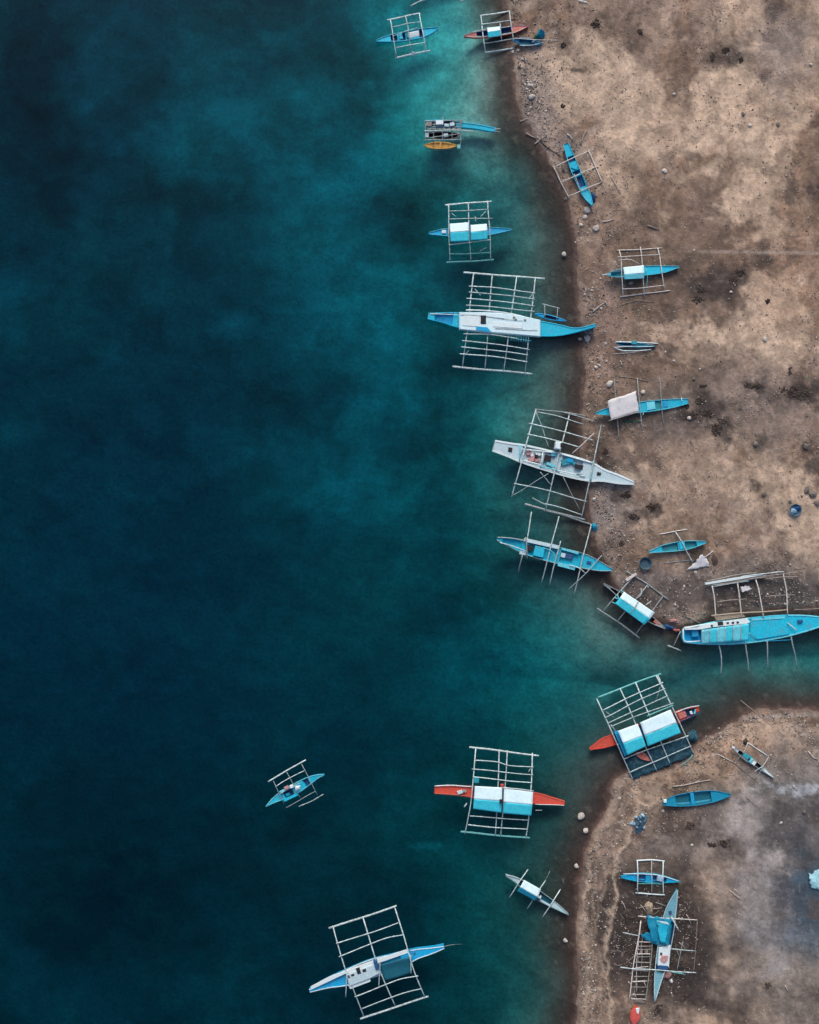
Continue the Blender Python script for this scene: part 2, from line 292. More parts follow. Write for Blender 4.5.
M = dict(
    cyan=mat('cyan_paint', (0.006, 0.43, 0.60), wear=(0.05, 0.38, 0.48)),
    cyan2=mat('pale_cyan_paint', (0.12, 0.55, 0.65), wear=(0.30, 0.55, 0.60)),
    teal=mat('teal_paint', (0.02, 0.27, 0.33), wear=(0.05, 0.18, 0.22)),
    blue=mat('blue_paint', (0.005, 0.31, 0.58), wear=(0.01, 0.36, 0.52)),
    navy=mat('navy_paint', (0.012, 0.075, 0.21), wear=(0.03, 0.10, 0.20)),
    red=mat('red_paint', (0.60, 0.075, 0.045), wear=(0.42, 0.10, 0.07)),
    rose=mat('faded_red_paint', (0.52, 0.16, 0.13), wear=(0.45, 0.28, 0.24)),
    white=mat('white_paint', (0.62, 0.73, 0.74), var=0.1, grime=0.35, bump=0.04, dirt=(0.45, 0.48, 0.48), wear=(0.62, 0.66, 0.66)),
    greyw=mat('chalky_grey_paint', (0.43, 0.58, 0.62), var=0.12, bump=0.05, grime=0.45, dirt=(0.33, 0.40, 0.43), wear=(0.62, 0.68, 0.69)),
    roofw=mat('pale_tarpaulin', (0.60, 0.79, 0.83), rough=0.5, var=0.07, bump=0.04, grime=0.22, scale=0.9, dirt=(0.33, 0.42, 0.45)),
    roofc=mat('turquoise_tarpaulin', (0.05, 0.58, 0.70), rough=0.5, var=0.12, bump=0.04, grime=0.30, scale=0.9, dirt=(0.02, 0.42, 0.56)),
    bluet=mat('blue_tarpaulin', (0.008, 0.24, 0.38), rough=0.5, var=0.2, grime=0.3, dirt=(0.01, 0.12, 0.25)),
    tealt=mat('dark_teal_tarpaulin', (0.010, 0.125, 0.18), rough=0.6, var=0.2, grime=0.4, dirt=(0.008, 0.08, 0.13)),
    sail=mat('worn_white_canvas', (0.66, 0.65, 0.64), rough=0.8, var=0.12, grime=0.5, dirt=(0.36, 0.31, 0.29)),
    bam=mat('pale_bamboo', (0.47, 0.57, 0.57), rough=0.6, var=0.34, grime=0.7, scale=0.9, dirt=(0.22, 0.27, 0.27)),
    bamg=mat('grey_bamboo', (0.31, 0.365, 0.365), rough=0.7, var=0.36, grime=0.6, dirt=(0.18, 0.19, 0.19)),
    baml=mat('sun_bleached_bamboo', (0.58, 0.54, 0.50), rough=0.7, var=0.2, grime=0.35, dirt=(0.32, 0.27, 0.23)),
    bamb=mat('brown_pole', (0.27, 0.23, 0.20), rough=0.8, var=0.28, grime=0.4, dirt=(0.12, 0.10, 0.085)),
    bamt=mat('teal_float', (0.13, 0.40, 0.39), rough=0.6, var=0.2, grime=0.4, dirt=(0.08, 0.22, 0.22)),
    plank=mat('tan_plank', (0.37, 0.31, 0.23), rough=0.8, var=0.2, dirt=(0.22, 0.18, 0.14)),
    grey=mat('weathered_wood', (0.28, 0.27, 0.25), rough=0.85, var=0.3, dirt=(0.12, 0.11, 0.10)),
    dark=mat('dark_opening', (0.016, 0.019, 0.024), rough=0.8, var=0.3, grime=0.2),
    wood=mat('driftwood', (0.46, 0.40, 0.35), rough=0.9, var=0.25),
    yellow=mat('yellow_paint', (0.80, 0.44, 0.10), wear=(0.62, 0.42, 0.18)),
    pink=mat('pink_cloth', (0.42, 0.23, 0.23), rough=0.9, var=0.3),
    redc=mat('red_cloth', (0.60, 0.09, 0.08), rough=0.9, var=0.3),
    greyteal=mat('faded_grey_teal_paint', (0.13, 0.33, 0.40), wear=(0.22, 0.36, 0.40)),
    net=mat('shade_and_mound_blue', (0.022, 0.095, 0.135), rough=0.9, var=0.6, grime=0.9, scale=1.8, dirt=(0.11, 0.19, 0.21), bump=0.6),  # dark blue imitating shade under the tilted boat; also colours a mound
    basin=mat('blue_plastic', (0.05, 0.11, 0.16), rough=0.5),
    green=mat('green_plastic', (0.02, 0.14, 0.08), rough=0.6),
    rag=mat('pale_blue_rag', (0.25, 0.42, 0.55), rough=0.9, var=0.5, scale=3, wear=(0.60, 0.64, 0.66)),
    icetarp=mat('pale_cyan_sheet', (0.28, 0.58, 0.66), rough=0.6, var=0.4, scale=2.2, wear=(0.62, 0.72, 0.74)),
    weed=mat('dried_seaweed', (0.060, 0.046, 0.038), rough=0.95, var=0.5, dirt=(0.09, 0.07, 0.06)),
    rock=mat('beach_rock', (0.42, 0.38, 0.34), rough=0.85, var=0.35, dirt=(0.20, 0.17, 0.15)),
    rockd=mat('dark_rock', (0.15, 0.135, 0.12), rough=0.85, var=0.4),
    rockw=mat('pale_rock', (0.49, 0.45, 0.40), rough=0.85, var=0.2, dirt=(0.3, 0.26, 0.23)),
)

def ground_material():
    m = bpy.data.materials.new('sand_and_sea_bed'); m.use_nodes = True
    t = m.node_tree; n = t.nodes; L = t.links; b = n['Principled BSDF']
    at = n.new('ShaderNodeAttribute'); at.attribute_name = 'ground_colour'
    wt = n.new('ShaderNodeAttribute'); wt.attribute_name = 'wetness'
    tc = n.new('ShaderNodeTexCoord')
    f1 = n.new('ShaderNodeTexNoise'); f1.inputs['Scale'].default_value = 2.6; f1.inputs['Detail'].default_value = 9; f1.inputs['Roughness'].default_value = 0.8
    f2 = n.new('ShaderNodeTexNoise'); f2.inputs['Scale'].default_value = 0.55; f2.inputs['Detail'].default_value = 6; f2.inputs['Roughness'].default_value = 0.6
    vo = n.new('ShaderNodeTexVoronoi'); vo.inputs['Scale'].default_value = 3.2; vo.inputs['Randomness'].default_value = 1.0
    for q in (f1, f2, vo): L.new(tc.outputs['Object'], q.inputs['Vector'])
    a = n.new('ShaderNodeMapRange'); a.inputs[1].default_value = 0.28; a.inputs[2].default_value = 0.72; a.inputs[3].default_value = 0.55; a.inputs[4].default_value = 1.42
    c = n.new('ShaderNodeMapRange'); c.inputs[1].default_value = 0.3; c.inputs[2].default_value = 0.7; c.inputs[3].default_value = 0.84; c.inputs[4].default_value = 1.16
    L.new(f1.outputs[0], a.inputs[0]); L.new(f2.outputs[0], c.inputs[0])
    mu = n.new('ShaderNodeMath'); mu.operation = 'MULTIPLY'; L.new(a.outputs[0], mu.inputs[0]); L.new(c.outputs[0], mu.inputs[1])
    sc = n.new('ShaderNodeVectorMath'); sc.operation = 'SCALE'; L.new(at.outputs['Color'], sc.inputs[0]); L.new(mu.outputs[0], sc.inputs['Scale'])
    L.new(sc.outputs[0], b.inputs['Base Color'])
    ro = n.new('ShaderNodeMapRange'); ro.inputs[3].default_value = 0.95; ro.inputs[4].default_value = 0.45
    L.new(wt.outputs['Fac'], ro.inputs[0]); L.new(ro.outputs[0], b.inputs['Roughness'])
    b.inputs['Specular IOR Level'].default_value = 0.25
    bp = n.new('ShaderNodeBump'); bp.inputs['Strength'].default_value = 0.8; bp.inputs['Distance'].default_value = 0.16
    L.new(f1.outputs[0], bp.inputs['Height']); L.new(bp.outputs[0], b.inputs['Normal'])
    return m

def water_material():
    m = bpy.data.materials.new('sea_water'); m.use_nodes = True
    t = m.node_tree; n = t.nodes; L = t.links; n.clear()
    o = n.new('ShaderNodeOutputMaterial')
    tr = n.new('ShaderNodeBsdfTransparent'); gl = n.new('ShaderNodeBsdfGlossy'); gl.inputs['Roughness'].default_value = 0.04
    fr = n.new('ShaderNodeFresnel'); fr.inputs['IOR'].default_value = 1.22
    mx = n.new('ShaderNodeMixShader')
    tc = n.new('ShaderNodeTexCoord'); mp = n.new('ShaderNodeMapping'); mp.inputs['Scale'].default_value = (1.0, 1.6, 1.0)
    nz = n.new('ShaderNodeTexNoise'); nz.inputs['Scale'].default_value = 1.1; nz.inputs['Detail'].default_value = 5
    bp = n.new('ShaderNodeBump'); bp.inputs['Strength'].default_value = 0.05; bp.inputs['Distance'].default_value = 0.15
    L.new(tc.outputs['Object'], mp.inputs[0]); L.new(mp.outputs[0], nz.inputs['Vector']); L.new(nz.outputs[0], bp.inputs['Height'])
    L.new(bp.outputs[0], fr.inputs['Normal']); L.new(bp.outputs[0], gl.inputs['Normal'])
    L.new(fr.outputs[0], mx.inputs[0]); L.new(tr.outputs[0], mx.inputs[1]); L.new(gl.outputs[0], mx.inputs[2])
    L.new(mx.outputs[0], o.inputs['Surface'])
    va = n.new('ShaderNodeVolumeAbsorption'); va.inputs['Color'].default_value = (0.0, 0.842, 0.906, 1); va.inputs['Density'].default_value = 0.62
    L.new(va.outputs[0], o.inputs['Volume'])
    return m

def build_ground():
    ax = axis(485, 835, 1.5, 1.35, -1500, 3500)
    left = np.arange(-40, 485, 4.0)
    lo = ax[ax < 485]
    ax = np.concatenate([[-3500, -2000, -1200, -700, -400, -220, -120, -70], left, ax[ax >= 485]])
    ay = axis(-30, 1054, 1.6, 1.35, -3500, 4500)
    gx, gy = np.meshgrid(ax, ay)
    d0 = signed(gx, gy); z, d = height_from(gx, gy, d0)
    c, wet = colour_from(gx, gy, d)
    ny, nx = gx.shape
    X = (gx - 409.5) * S; Y = (512 - gy) * S
    v = np.stack([X, Y, z], -1).reshape(-1, 3)
    me = bpy.data.meshes.new('beach_ground')
    i = np.arange(ny * nx).reshape(ny, nx)
    f = np.stack([i[:-1, :-1], i[1:, :-1], i[1:, 1:], i[:-1, 1:]], -1).reshape(-1, 4)
    me.vertices.add(len(v)); me.vertices.foreach_set('co', v.ravel())
    me.loops.add(f.size); me.loops.foreach_set('vertex_index', f.ravel().astype(np.int32))
    me.polygons.add(len(f)); me.polygons.foreach_set('loop_start', np.arange(0, f.size, 4, dtype=np.int32))
    me.polygons.foreach_set('use_smooth', np.ones(len(f), bool))
    me.update(calc_edges=True); me.validate()
    ca = me.attributes.new('ground_colour', 'FLOAT_COLOR', 'POINT')
    rgba = np.ones((len(v), 4), np.float32); rgba[:, :3] = c.reshape(-1, 3); ca.data.foreach_set('color', rgba.ravel())
    wa = me.attributes.new('wetness', 'FLOAT', 'POINT'); wa.data.foreach_set('value', wet.ravel().astype(np.float32))
    me.materials.append(ground_material())
    o = bpy.data.objects.new('beach_ground', me); COL.objects.link(o); tag(o, 'brown sandy beach running down into the sea bed', 'beach', kind='structure')
build_ground()
wx0, wx1, wy0, wy1, zb = -380, 330, -380, 370, -16
wo = mk('water', [(wx0, wy0, 0), (wx1, wy0, 0), (wx1, wy1, 0), (wx0, wy1, 0), (wx0, wy0, zb), (wx1, wy0, zb), (wx1, wy1, zb), (wx0, wy1, zb)],
        [(0, 1, 2, 3), (7, 6, 5, 4), (0, 4, 5, 1), (1, 5, 6, 2), (2, 6, 7, 3), (3, 7, 4, 0)], water_material())
tag(wo, 'calm dark teal sea water', 'water', kind='structure')

# ------------------------------------------------------------------ building blocks (picture coordinates -> places)
KX, KY, KS = 0.0, 0.0, 1.0
def K(x, y, s):
    global KX, KY, KS
    KX, KY, KS = x, y, s
def c(x, y):
    return (KX + x / KS, KY + y / KS)
BASE = 0.0
def thing(name, label, cat, x, y, base=None, group=None):
    """Empty at the thing's base; x, y in the current crop. base None = on the ground under it"""
    global BASE
    px, py = c(x, y)
    BASE = ground_z(px, py) if base is None else base
    o = bpy.data.objects.new(name, None); o.empty_display_size = 0.5
    COL.objects.link(o); o.location = P(px, py, BASE); o['_loc'] = P(px, py, BASE)
    tag(o, label, cat, group)
    return o
def sm(pts, n):
    """Catmull-Rom through rows of numbers, n samples by chord length"""
    p = np.array(pts, float)
    if len(p) == 2:
        t = np.linspace(0, 1, n)[:, None]; return p[0] * (1 - t) + p[1] * t
    seg = np.hypot(*(np.diff(p[:, :2], axis=0).T)); u = np.concatenate([[0], np.cumsum(seg)]); u /= u[-1]
    q = np.vstack([2 * p[0] - p[1], p, 2 * p[-1] - p[-2]])
    out = []
    for t in np.linspace(0, 1, n):
        i = min(max(int(np.searchsorted(u, t, side='right')) - 1, 0), len(p) - 2)
        f = (t - u[i]) / max(u[i + 1] - u[i], 1e-9)
        a, b, d, e = q[i], q[i + 1], q[i + 2], q[i + 3]
        out.append(0.5 * ((2 * b) + (-a + d) * f + (2 * a - 5 * b + 4 * d - e) * f * f + (-a + 3 * b - 3 * d + e) * f ** 3))
    return np.array(out)
RNG = np.random.default_rng(11)
def tube3(name, W, r, m, parent, sides=6, bow=0.05, taper=0.8, knots=True):
    """bamboo or pole through world points W"""
    W = [Vector(p) for p in W]; r = r * 0.68
    L = sum((b - a).length for a, b in zip(W, W[1:]))
    n = max(4, min(22, int(L / 0.45) + 2))
    pts = sm([tuple(p) for p in W], n) if len(W) > 2 else np.array([tuple(W[0].lerp(W[1], t)) for t in np.linspace(0, 1, n)])
    ph = RNG.uniform(0, 6.28, 4); ampl = bow * min(1, L / 5) * RNG.uniform(0.4, 1.2)
    t = np.linspace(0, 1, n)
    pts[:, 0] += ampl * np.sin(t * 3.1 * 1.5 + ph[0]) * np.sin(t * math.pi); pts[:, 1] += ampl * np.sin(t * 3.1 * 1.3 + ph[1]) * np.sin(t * math.pi)
    V = []; F = []
    for i in range(n):
        a = Vector(pts[max(i - 1, 0)]); b = Vector(pts[min(i + 1, n - 1)]); d = (b - a).normalized()
        up = Vector((0, 0, 1)) if abs(d.z) < 0.9 else Vector((1, 0, 0))
        s1 = d.cross(up).normalized(); s2 = s1.cross(d)
        rr = r * (1 - (1 - taper) * t[i]) * (1.12 if (knots and i % 2) else 0.96)
        for k in range(sides):
            an = k * 2 * math.pi / sides
            V.append(Vector(pts[i]) + s1 * math.cos(an) * rr + s2 * math.sin(an) * rr)
    for i in range(n - 1):
        for k in range(sides):
            k2 = (k + 1) % sides
            F.append((i * sides + k, i * sides + k2, (i + 1) * sides + k2, (i + 1) * sides + k))
    F.append(tuple(range(sides - 1, -1, -1))); F.append(tuple((n - 1) * sides + k for k in range(sides)))
    return mk(name, V, F, m, parent, smooth=True)
def pole(name, pts, r, m, parent, **kw):
    """pts: (x, y, z above the thing's base) in the crop"""
    return tube3(name, [P(*c(p[0], p[1]), p[2] + BASE) for p in pts], r, m, parent, **kw)
def gpole(name, pts, r, m, parent, lift=0.0, **kw):
    """pole lying on the ground"""
    W = []
    for p in pts:
        q = c(p[0], p[1]); W.append(P(*q, max(ground_z(*q), -0.05) + r * 0.8 + lift))
    return tube3(name, W, r, m, parent, **kw)

class Frame:
    """an outrigger frame: cross beams, lengthwise bamboos and floats"""
    def __init__(s, root, zc, ze, m, r=0.085, land=False):
        s.root, s.zc, s.ze, s.m, s.r, s.land, s.beams = root, zc, ze, m, r, land, []
    def beam(s, p, q, mid=0.5, r=None, m=None, zc=None, z0=None, z1=None):
        n = 7; out = []
        zc = s.zc if zc is None else zc; z0 = s.ze if z0 is None else z0; z1 = s.ze if z1 is None else z1
        pts = [p, q] if not isinstance(p, list) else p
        rows = sm([(*a, 0) for a in pts], n)
        for i in range(n):
            t = i / (n - 1)
            e = z0 if t < mid else z1
            u = abs(t - mid) / (mid if t < mid else (1 - mid)) if 0 < mid < 1 else abs(t - mid)
            z = e + (zc - e) * (1 - u ** 2.2)
            out.append((rows[i][0], rows[i][1], z))
        s.beams.append(out)
        return pole('cross_beam', out, r or s.r, m or s.m, s.root)
    def z(s, x, y):
        best = (1e9, s.ze)
        for b in s.beams:
            for (x0, y0, z0), (x1, y1, z1) in zip(b, b[1:]):
                dx, dy = x1 - x0, y1 - y0; L = dx * dx + dy * dy
                t = min(1, max(0, ((x - x0) * dx + (y - y0) * dy) / L)) if L else 0
                dd = math.hypot(x - x0 - t * dx, y - y0 - t * dy)
                if dd < best[0]: best = (dd, z0 + t * (z1 - z0))
        return best[1]
    def rail(s, pts, r=None, m=None, dz=None, name='bamboo_rail'):
        r = r or s.r * 0.8
        return pole(name, [(x, y, s.z(x, y) + (s.r + r if dz is None else dz)) for x, y in pts], r, m or s.m, s.root)
    def float(s, pts, r=0.13, m=None, z=None):
        if s.land:
            W = []
            for x, y in pts:
                q = c(x, y); W.append(P(*q, ground_z(*q) + r * 0.9))
            return tube3('outrigger_float', W, r, m or s.m, s.root)
        zz = s.ze - s.r * 0.6 if z is None else z
        return pole('outrigger_float', [(x, y, zz) for x, y in pts], r, m or s.m, s.root, taper=0.9)

def hull(root, st, mats, wells=(), draft=0.3, rise=0.35, floor=0.4, rim=0.07, n=26, name='hull', deckdrop=0.05):
    """st: (x, y, half width, gunwale z) in crop units; mats: outside, rim, deck, well"""
    rows = sm([(*c(x, y), hw / KS, z) for x, y, hw, z in st], 200)
    T = set(np.linspace(0, 1, n))
    for a, b in wells: T |= {a - 0.004, a + 0.004, b - 0.004, b + 0.004}
    T = sorted(t for t in T if 0 <= t <= 1)
    zr = BASE + float(np.mean(rows[:, 3])); k = S * (H - zr) / H
    V = []; F = []; MI = []
    for t in T:
        f = t * 199; i = int(min(f, 198)); g = f - i
        x, y, hw, zs = rows[i] * (1 - g) + rows[i + 1] * g
        a = rows[max(i - 3, 0)]; b = rows[min(i + 4, 199)]
        tx, ty = b[0] - a[0], b[1] - a[1]; L = math.hypot(tx, ty); nx, ny = -ty / L, tx / L
        hw = max(hw, 0.12)
        zk = -draft + rise * abs(2 * t - 1) ** 4
        zk = min(zk, zs - 0.12)
        inw = any(a_ < t < b_ for a_, b_ in wells)
        wi = max(hw - rim / S, hw * 0.55); wf = wi * (0.8 if inw else 0.98)
        zf = max(zk + 0.1, zs - floor) if inw else zs - deckdrop
        prof = [(hw, zs), (hw * 0.82, zs * 0.45 + zk * 0.55), (0, zk), (-hw * 0.82, zs * 0.45 + zk * 0.55), (-hw, zs), (-wi, zs + 0.015), (-wf, zf), (wf, zf), (wi, zs + 0.015)]
        for o, z in prof:
            V.append(((x + nx * o - 409.5) * k, (512 - y - ny * o) * k, z + BASE))
    m = 9; mi = [0, 0, 0, 0, 1, 3, 2, 3, 1]
    for i in range(len(T) - 1):
        inw = any(a_ < (T[i] + T[i + 1]) / 2 < b_ for a_, b_ in wells)
        for j in range(m):
            j2 = (j + 1) % m
            F.append((i * m + j, (i + 1) * m + j, (i + 1) * m + j2, i * m + j2))
            MI.append((3 if inw and mi[j] == 2 else (1 if mi[j] == 3 and not inw else mi[j])))
    for e in (0, len(T) - 1):
        o = e * m
        F.append((o, o + 1, o + 2, o + 3, o + 4)); MI.append(0)
        F.append((o, o + 4, o + 5, o + 6, o + 7, o + 8)); MI.append(1)
    mats = [M[q] for q in mats]
    global LASTHULL
    LASTHULL = mk(name, V, F, mats, root, MI)
    return LASTHULL
def prism(name, corners, z0, z1, m, root, ins=0.04, zr=None):
    """bevelled block over a crop polygon, from z0 to z1 over the base"""
    zr = (z0 + z1) / 2 + BASE if zr is None else zr
    k = S * (H - zr) / H
    q = [((px - 409.5) * k, (512 - py) * k) for px, py in (c(*p) for p in corners)]
    cx = sum(a for a, b in q) / len(q); cy = sum(b for a, b in q) / len(q); n = len(q)
    def ring(s_, z):
        out = []
        for a, b in q:
            L = math.hypot(a - cx, b - cy); f = max(0.2, (L - s_) / L); out.append((cx + (a - cx) * f, cy + (b - cy) * f, z + BASE))
        return out
    V = ring(0, z0) + ring(0, z1 - ins) + ring(ins, z1)
    F = [tuple(range(n - 1, -1, -1)), tuple(range(2 * n, 3 * n))]
    for l in range(2):
        for i in range(n):
            j = (i + 1) % n; F.append((l * n + i, l * n + j, (l + 1) * n + j, (l + 1) * n + i))
    return mk(name, V, F, m, root)
def sheet(name, corners, zs, m, root, nx=10, ny=8, wr=0.05, th=0.03, seed=0, sag=0.0, ragged=0.0):
    """cloth or panel over four crop corners with their heights, a little wrinkled, with thickness"""
    zr = BASE + sum(zs) / 4; k = S * (H - zr) / H
    q = [np.array([(px - 409.5) * k, (512 - py) * k, z + BASE]) for (px, py), z in zip((c(*p) for p in corners), zs)]
    V = []
    for j in range(ny + 1):
        for i in range(nx + 1):
            u, v = i / nx, j / ny
            p = (q[0] * (1 - u) + q[1] * u) * (1 - v) + (q[3] * (1 - u) + q[2] * u) * v
            nz = float(fbm(np.array([p[0] * 10.0]), np.array([p[1] * 10.0]), 9, 3, seed + 5)[0]) - 0.5
            p = p + np.array([0, 0, nz * wr * 2 - sag * 4 * u * (1 - u) * 4 * v * (1 - v)])
            if ragged and (i in (0, nx) or j in (0, ny)):
                p = p + np.array([RNG.uniform(-1, 1) * ragged, RNG.uniform(-1, 1) * ragged, 0])
            V.append(p)
    n0 = len(V); V = V + [p - np.array([0, 0, th]) for p in V]
    F = []
    w_ = nx + 1
    for j in range(ny):
        for i in range(nx):
            a = j * w_ + i; F.append((a, a + w_, a + w_ + 1, a + 1)); F.append((n0 + a, n0 + a + 1, n0 + a + w_ + 1, n0 + a + w_))
    edge = [i for i in range(nx)] + [j * w_ + nx for j in range(ny)] + [ny * w_ + nx - i for i in range(nx)] + [(ny - j) * w_ for j in range(ny)]
    for a, b in zip(edge, edge[1:] + edge[:1]): F.append((a, b, n0 + b, n0 + a))
    return mk(name, [tuple(p) for p in V], F, m, root, smooth=True)
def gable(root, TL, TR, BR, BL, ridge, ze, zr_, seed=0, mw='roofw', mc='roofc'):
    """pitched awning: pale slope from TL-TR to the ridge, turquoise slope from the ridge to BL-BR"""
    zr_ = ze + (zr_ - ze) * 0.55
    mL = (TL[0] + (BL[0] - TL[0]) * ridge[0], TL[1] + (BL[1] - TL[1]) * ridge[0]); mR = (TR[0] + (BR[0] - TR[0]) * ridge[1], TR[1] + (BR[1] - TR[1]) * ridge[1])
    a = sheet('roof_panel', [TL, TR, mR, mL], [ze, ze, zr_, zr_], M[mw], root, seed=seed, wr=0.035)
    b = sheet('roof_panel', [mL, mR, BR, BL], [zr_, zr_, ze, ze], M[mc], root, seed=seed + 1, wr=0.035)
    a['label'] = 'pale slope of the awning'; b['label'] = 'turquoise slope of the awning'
    # ridge pole and four posts carry it
    pole('ridge_pole', [(*mL, zr_ - 0.09), (*mR, zr_ - 0.09)], 0.04, M['bamg'], root)
    for x, y in (TL, TR, BR, BL):
        fx, fy = x * 0.92 + (TL[0] + BR[0]) * 0.04, y * 0.92 + (TL[1] + BR[1]) * 0.04
        pole('roof_post', [(fx, fy, 0.45), (fx, fy, ze - 0.02)], 0.04, M['bamg'], root)
def heap(name, x, y, rx, ry, h, m, parent=None, ang=0, seed=0, rough=0.5, base=None, n=14, label=None, cat=None, group=None, rings=6):
    """irregular heap of cloth, net or weed lying at crop x, y (radii in crop units)"""
    px, py = c(x, y); g = ground_z(px, py) if base is None else base
    loc = Vector(P(px, py, g)); off = loc if parent is None else Vector((0, 0, 0))
    V = []; F = []
    ca, sa = math.cos(R(ang)), math.sin(R(ang)); rs = np.random.default_rng(seed)
    ph_ = rs.uniform(0, 6.28, 3); aa = np.arange(n) * 2 * math.pi / n
    out = 1 + min(rough, 0.7) * (0.28 * np.sin(2 * aa + ph_[0]) + 0.22 * np.sin(3 * aa + ph_[1]) + 0.15 * np.sin(5 * aa + ph_[2]) + 0.25 * (rs.random(n) - 0.5))
    for i in range(rings + 1):
        f = i / rings
        for kx in range(n):
            a = kx * 2 * math.pi / n; rr = f * out[kx] * (1 + rough * 0.35 * (rs.random() - 0.5))
            u, v = math.cos(a) * rr * rx / KS * S, math.sin(a) * rr * ry / KS * S
            z = h * (1 - f ** 1.8) * (1 + rough * 1.1 * (rs.random() - 0.5)) if i < rings else -0.06
            V.append((loc.x - off.x + u * ca - v * sa, loc.y - off.y - (u * sa + v * ca), z + g - off.z))
    for i in range(rings):
        for kx in range(n):
            k2 = (kx + 1) % n; F.append((i * n + kx, i * n + k2, (i + 1) * n + k2, (i + 1) * n + kx))
    F = [f[::-1] for f in F]
    F.append(tuple(rings * n + i for i in range(n)))
    o = mk(name, V, F, m, parent)
    if parent is None: o.location = loc
    return tag(o, label, cat, group)
def sidebars(root, st, m, r=0.05, lift=0.03, name='gunwale_rail', k=0.97):
    """a rail along each side of the hull"""
    root = LASTHULL
    rows = sm([(*c(x, y), hw / KS, z) for x, y, hw, z in st], 13)
    for sg in (1, -1):
        W = []
        zr = BASE + float(np.mean(rows[:, 3]))
        for i in range(13):
            a = rows[max(i - 1, 0)]; b = rows[min(i + 1, 12)]; tx, ty = b[0] - a[0], b[1] - a[1]; L = math.hypot(tx, ty)
            x = rows[i][0] - ty / L * rows[i][2] * sg * k; y = rows[i][1] + tx / L * rows[i][2] * sg * k
            kk = S * (H - zr) / H
            W.append(((x - 409.5) * kk, (512 - y) * kk, rows[i][3] + lift + BASE))
        tube3(name, W, r, M[m], root, bow=0.0, knots=False, taper=1.0)
def quad(x, y, w_, h, ang=0):
    ca, sa = math.cos(R(ang)), math.sin(R(ang))
    return [(x + ca * a - sa * b, y + sa * a + ca * b) for a, b in ((-w_, -h), (w_, -h), (w_, h), (-w_, h))]

# ================================================================== BOATS ON THE WATER
BAM = M['bam']
GW = 'outrigger boats lying off the beach'
# boat cut by the top edge of the picture
K(376, 0, 12.8)
t = thing('outrigger_boat', 'outrigger boat mostly beyond the top edge, only pale float tips in view', 'boat', 840, -420, 0.0, GW)
hull(t, [(300, -430, 8, 0.6), (560, -420, 45, 0.5), (840, -410, 60, 0.45), (1120, -420, 45, 0.5), (1360, -430, 8, 0.6)], ['blue', 'white', 'cyan', 'navy'], wells=[(0.25, 0.75)])
f = Frame(t, 0.55, 0.08, BAM, 0.07)
f.beam((560, -800), (560, -20)); f.beam((840, -800), (840, -60)); f.beam((1080, -800), (1080, -20))
f.float([(440, 80), (600, 0), (840, -50), (1040, -10), (1130, 28)], 0.11); f.float([(440, -830), (840, -790), (1140, -840)], 0.11)

# small blue boat near the top
t = thing('outrigger_boat', 'small bright blue outrigger boat with white bamboo frame, nearest the top edge', 'boat', 400, 450, 0.0, GW)
st = [(0, 530, 6, 0.62), (110, 500, 34, 0.5), (250, 478, 52, 0.45), (400, 455, 60, 0.42), (560, 425, 60, 0.45), (700, 392, 40, 0.52), (795, 362, 6, 0.65)]
hull(t, st, ['blue', 'cyan', 'cyan', 'navy'], wells=[(0.24, 0.34), (0.41, 0.47), (0.69, 0.76)])
sidebars(t, st, 'cyan2', 0.035)
f = Frame(t, 0.58, 0.08, BAM)
f.beam((185, 255), (265, 740)); f.beam((380, 210), (460, 690)); f.beam((555, 170), (640, 655))
f.float([(145, 258), (570, 170)]); f.float([(250, 745), (470, 690), (695, 645)])
f.rail([(215, 345), (400, 305), (565, 280)]); f.rail([(255, 612), (440, 575), (620, 545)]); f.rail([(215, 465), (400, 390), (540, 350)], 0.05)
sheet('awning_cloth', [(425, 420), (550, 392), (555, 460), (435, 485)], [0.95, 0.95, 0.85, 0.85], M['white'], t)
prism('thwart', quad(405, 440, 18, 42, -12), 0.4, 0.56, M['teal'], t)
prism('thwart', quad(318, 465, 22, 38, -12), 0.4, 0.54, M['cyan'], t)
heap('float_lashing', 478, 690, 30, 25, 0.25, M['white'], t, base=0.1)

# red boat touching the shore at the top
K(462, 6, 9.1)
t = thing('outrigger_boat', 'red outrigger boat with small white and turquoise awning, touching shore near the top', 'boat', 320, 235, 0.0, GW)
st = [(20, 275, 4, 0.6), (110, 262, 26, 0.5), (240, 245, 34, 0.45), (370, 228, 36, 0.45), (490, 205, 34, 0.5), (600, 188, 4, 0.65)]
hull(t, st, ['red', 'white', 'rose', 'navy'], wells=[(0.2, 0.40), (0.56, 0.74)], floor=0.45)
sidebars(t, st, 'rose', 0.03)
f = Frame(t, 0.6, 0.1, BAM, 0.085)
f.beam((172, 90), (212, 425)); f.beam((345, 152), (360, 310), z0=0.5, z1=0.5); f.beam((432, 50), (475, 390))
f.float([(165, 90), (440, 48)]); f.float([(205, 425), (480, 382)])
f.rail([(175, 168), (435, 130)]); f.rail([(210, 340), (465, 298)]); f.rail([(80, 240), (260, 205), (455, 185)], 0.05); f.rail([(100, 280), (260, 272), (455, 240)], 0.05)
gable(t, (228, 195), (345, 182), (352, 268), (238, 284), (0.5, 0.5), 1.2, 1.5, 3)

